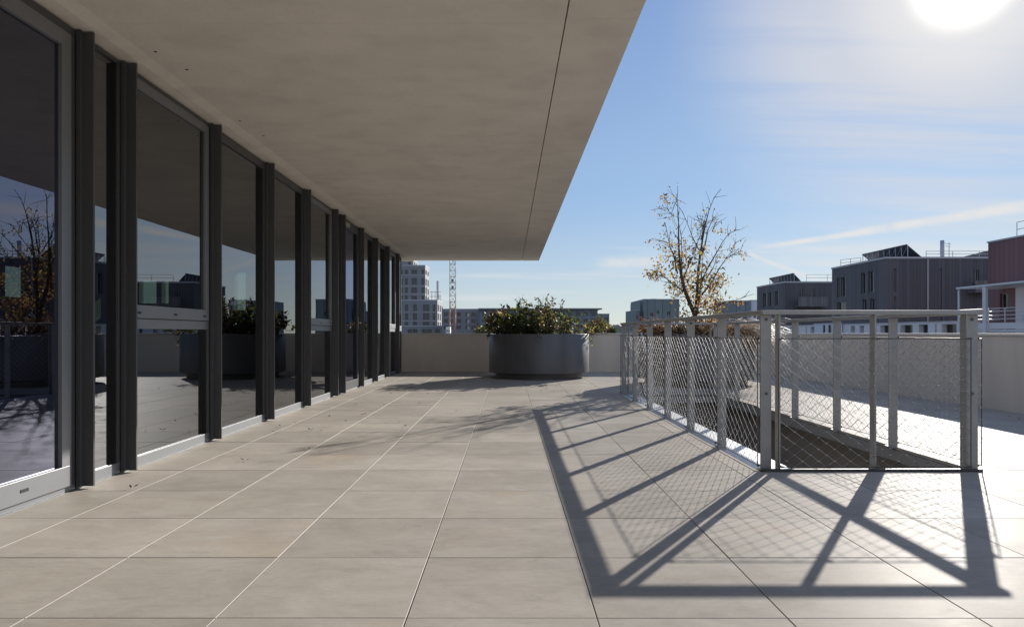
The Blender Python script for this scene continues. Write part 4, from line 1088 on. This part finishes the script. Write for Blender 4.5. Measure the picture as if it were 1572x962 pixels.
q = MB(); q.box(kc - 0.8, kc + 0.8, YK - 10, YK - 7, 44.3, 46.3); part(rK, 'counterweight', q, BG['roof'])
for (zz0, zz1) in ((433, 428), (443, 439)):
    q = MB(); q.box(kx0 + 0.5, kx1 - 0.5, YK - 0.15, YK + 0.6, gz(zz0, YK), gz(zz1, YK)); part(rK, 'mast_landing', q, BG['roof'])

# housing block behind the crane
YM = 230.0
rM = thing('housing_block', 'grey brick housing block with square windows behind the crane', 'building', (gx(700, YM), YM, ZB))
z5 = lambda x, y: (600 + x / 6.872, 380 + y / 6.872)
fw = []
for d, e in ((683, 728), (752, 796), (824, 862)):
    for a, c in ((560, 604), (632, 656), (694, 740), (786, 832), (848, 896)):
        p, q_ = z5(a, d), z5(c, e); fw.append(ywin(YM, p[0], q_[0], p[1], q_[1]))
block(rM, 'wall', gx(678, YM), gx(735, YM) - 0.02, YM, YM + 12, gz(475.3, YM), BG['brickd'], fwin=fw, cap=0.35, depth=0.4)
for (d, e) in ((690, 728), (758, 796), (830, 862)):
    p, q_ = z5(806, d), z5(828, e); a_ = ywin(YM, p[0], q_[0], p[1], q_[1])
    q = MB(); q.face([(a_[0], YM + 0.27, a_[2]), (a_[1], YM + 0.27, a_[2]), (a_[1], YM + 0.27, a_[3]), (a_[0], YM + 0.27, a_[3])]); part(rM, 'curtain', q, BG['curtain'])
# site cabin
rW = thing('site_cabin', 'small white cabin at the foot of the crane', 'cabin', (gx(687, 200), 200, gz(518, 200)))
block(rW, 'wall', gx(684.5, 200), gx(691, 200), 200, 203, gz(501.5, 200), mat('cabin_white', (0.8, 0.8, 0.78), 0.6), fwin=[ywin(200, 685.3, 687.2, 506, 509.5), ywin(200, 688.4, 690.3, 506, 509.5)], depth=0.1)

# long slab behind the shrub planter
YQ = 225.0
rL = thing('office_slab', 'long low grey building with thin flat roof behind the shrub planter', 'building', (gx(820, YQ), YQ, ZB))
fw = []
for zr in ((479, 485), (489, 495), (499, 505)):
    for k in range(15):
        a = 740 + k * 12.0; fw.append(ywin(YQ, a, a + 6.5, *zr))
block(rL, 'wall', gx(735, YQ), gx(917.5, YQ), YQ, YQ + 14, gz(475, YQ), BG['slate'], fwin=fw, depth=0.4)
q = MB(); q.box(gx(734, YQ) + 0.1, gx(923.5, YQ), YQ - 1.3, YQ + 14.5, gz(475, YQ) + 0.003, gz(473, YQ)); part(rL, 'roof', q, BG['roof'])
block(rL, 'side_wing', gx(917.5, YQ) + 0.02, gx(936, YQ), YQ + 1, YQ + 13, gz(482, YQ), BG['slate'], fwin=[ywin(YQ + 1, 922, 926, 487, 493), ywin(YQ + 1, 929, 933, 487, 493)], cap=0.2, depth=0.4)

# teal building behind the tree
YE = 150.0
rE = thing('clad_building', 'blue grey clad block with stepped left side behind the small tree', 'building', (gx(1010, YE), YE, ZB))
e7 = lambda x, y: (960 + x / 7.145, 440 + y / 7.145)
block(rE, 'wall', gx(988.5, YE), gx(1043, YE), YE, YE + 16, gz(459.8, YE), BG['teal'], fwin=[ywin(YE, 998, 1003, 480, 486), ywin(YE, 1008, 1012, 476, 482), ywin(YE, 1024, 1029, 478, 484), ywin(YE, 992, 996, 494, 502), ywin(YE, 1003, 1008, 494, 502), ywin(YE, 1015, 1020, 494, 502), ywin(YE, 1030, 1035, 494, 502)], cap=0.15, depth=0.2)
block(rE, 'stair_volume', gx(982.5, YE + 2), gx(988.5, YE + 2) - 0.02, YE + 2, YE + 14, gz(463, YE + 2), BG['teal'], fwin=[ywin(YE + 2, 984, 986.5, 469, 477)], depth=0.2)
block(rE, 'low_wing', gx(974.7, YE + 1), gx(982.5, YE + 1) - 0.05, YE + 1, YE + 13, gz(476.5, YE + 1), BG['teal'], fwin=[ywin(YE + 1, 977, 980, 484, 490)], cap=0.12, depth=0.2)
q = MB(); q.box(gx(1006, YE), gx(1014, YE), YE + 4, YE + 8, gz(459.8, YE) + 0.15, gz(457, YE)); part(rE, 'roof_plant', q, BG['capp'])
# pale blue block between tree and dark boxes
YH = 170.0
rH = thing('office_block', 'small blue grey block between the small tree and the dark boxes', 'building', (gx(1140, YH), YH, ZB))
block(rH, 'wall', gx(1119, YH), gx(1153, YH), YH, YH + 12, gz(462, YH), BG['slate'], fwin=[ywin(YH, 1123 + k * 9, 1128 + k * 9, 482, 490) for k in range(3)], cap=0.15, depth=0.2)
block(rH, 'pale_wing', gx(1153, YH) + 0.03, gx(1180, YH), YH + 0.5, YH + 12, gz(461, YH), BG['white'], fwin=[ywin(YH + .5, 1157, 1161, 480, 488)], cap=0.15, depth=0.2)
# distant low houses at the gap
YG = 300.0
rG = thing('distant_house', 'tiny distant blue grey gabled house right of the autumn tree', 'house', (gx(948, YG), YG, ZB))
q = MB(); q.box(gx(941, YG), gx(958, YG), YG, YG + 10, ZB, gz(505, YG)); part(rG, 'wall', q, BG['slate'])
q = MB(); za_, zb2 = gz(505, YG), gz(498, YG); xa_, xm, xb2 = gx(940, YG), gx(949, YG), gx(959, YG)
for y_ in (YG - .3, YG + 10.3): q.v += [(xa_, y_, za_ + 0.01), (xm, y_, zb2), (xb2, y_, za_ + 0.01)]
for f_ in ((0, 2, 1), (3, 4, 5), (0, 1, 4, 3), (1, 2, 5, 4), (0, 3, 5, 2)): q.f.append(f_); q.m.append(0)
part(rG, 'roof', q, BG['roof'])

# ------------------------------------------------------------------ street trees beyond the far wall
def street_tree(label, x, ytop, Y, r, mix, n=1500, zlow=None):
    X = gx(x, Y); ztop = gz(ytop, Y)
    o = thing('street_tree', label, 'tree', (X, Y, ZB), group='trees beyond the far wall')
    t = MB(); H = ztop - ZB
    t.tube([(0, 0, 0), (0.05, 0, H * 0.3), (0.0, 0.1, H * 0.6), (0.1, 0, H * 0.85)], [0.22, 0.18, 0.11, 0.04], 8)
    c = MB(); keys = list(mix)
    lobes = [Vector((R.uniform(-1, 1) * r * 0.62, R.uniform(-1, 1) * r * 0.62, H - r * R.uniform(0.45, 2.4))) for _ in range(16)]
    for lb in lobes:
        t.tube([(0, 0, max(H * 0.35, lb.z - r)), lb.lerp(Vector((0, 0, lb.z - r * 0.5)), 0.5), lb], [0.07, 0.05, 0.02], 5)
        lr = r * R.uniform(0.34, 0.52)
        tone = R.choices(range(len(keys)), [mix[k] for k in keys])[0]
        for k in range(n // 16):
            v = vrand(1).normalized() * lr * R.random() ** 0.4; v.z *= 0.8
            p = lb + v
            if p.z > H: p.z = H - R.random() * 0.3
            ln = R.uniform(0.14, 0.26)
            c.leaf(p, vrand(1), vrand(1), ln, ln * 0.6, tone if R.random() < 0.6 else R.randrange(len(keys)))
    t.build('trunk', M['bark'], o, smooth=True); c.build('crown', [LEAFS[k] for k in keys], o)
    return o
street_tree('green street tree left of the shrub planter', 748, 488, 62, 1.35, {'green': 4, 'olive': 3, 'dark': 2})
street_tree('low dark green street tree at the left rim of the shrub planter', 765, 496, 66, 1.3, {'dark': 4, 'green': 3})
street_tree('autumn brown street tree right of the shrub planter', 916, 482, 58, 1.25, {'ochre': 3, 'brown': 4, 'olive': 3})
street_tree('small green street tree right of the brown autumn tree', 935, 492, 64, 0.8, {'green': 4, 'dark': 3, 'olive': 2}, 800)
street_tree('green street tree hidden behind the shrub planter', 840, 492, 60, 1.6, {'green': 3, 'olive': 3, 'brown': 2})
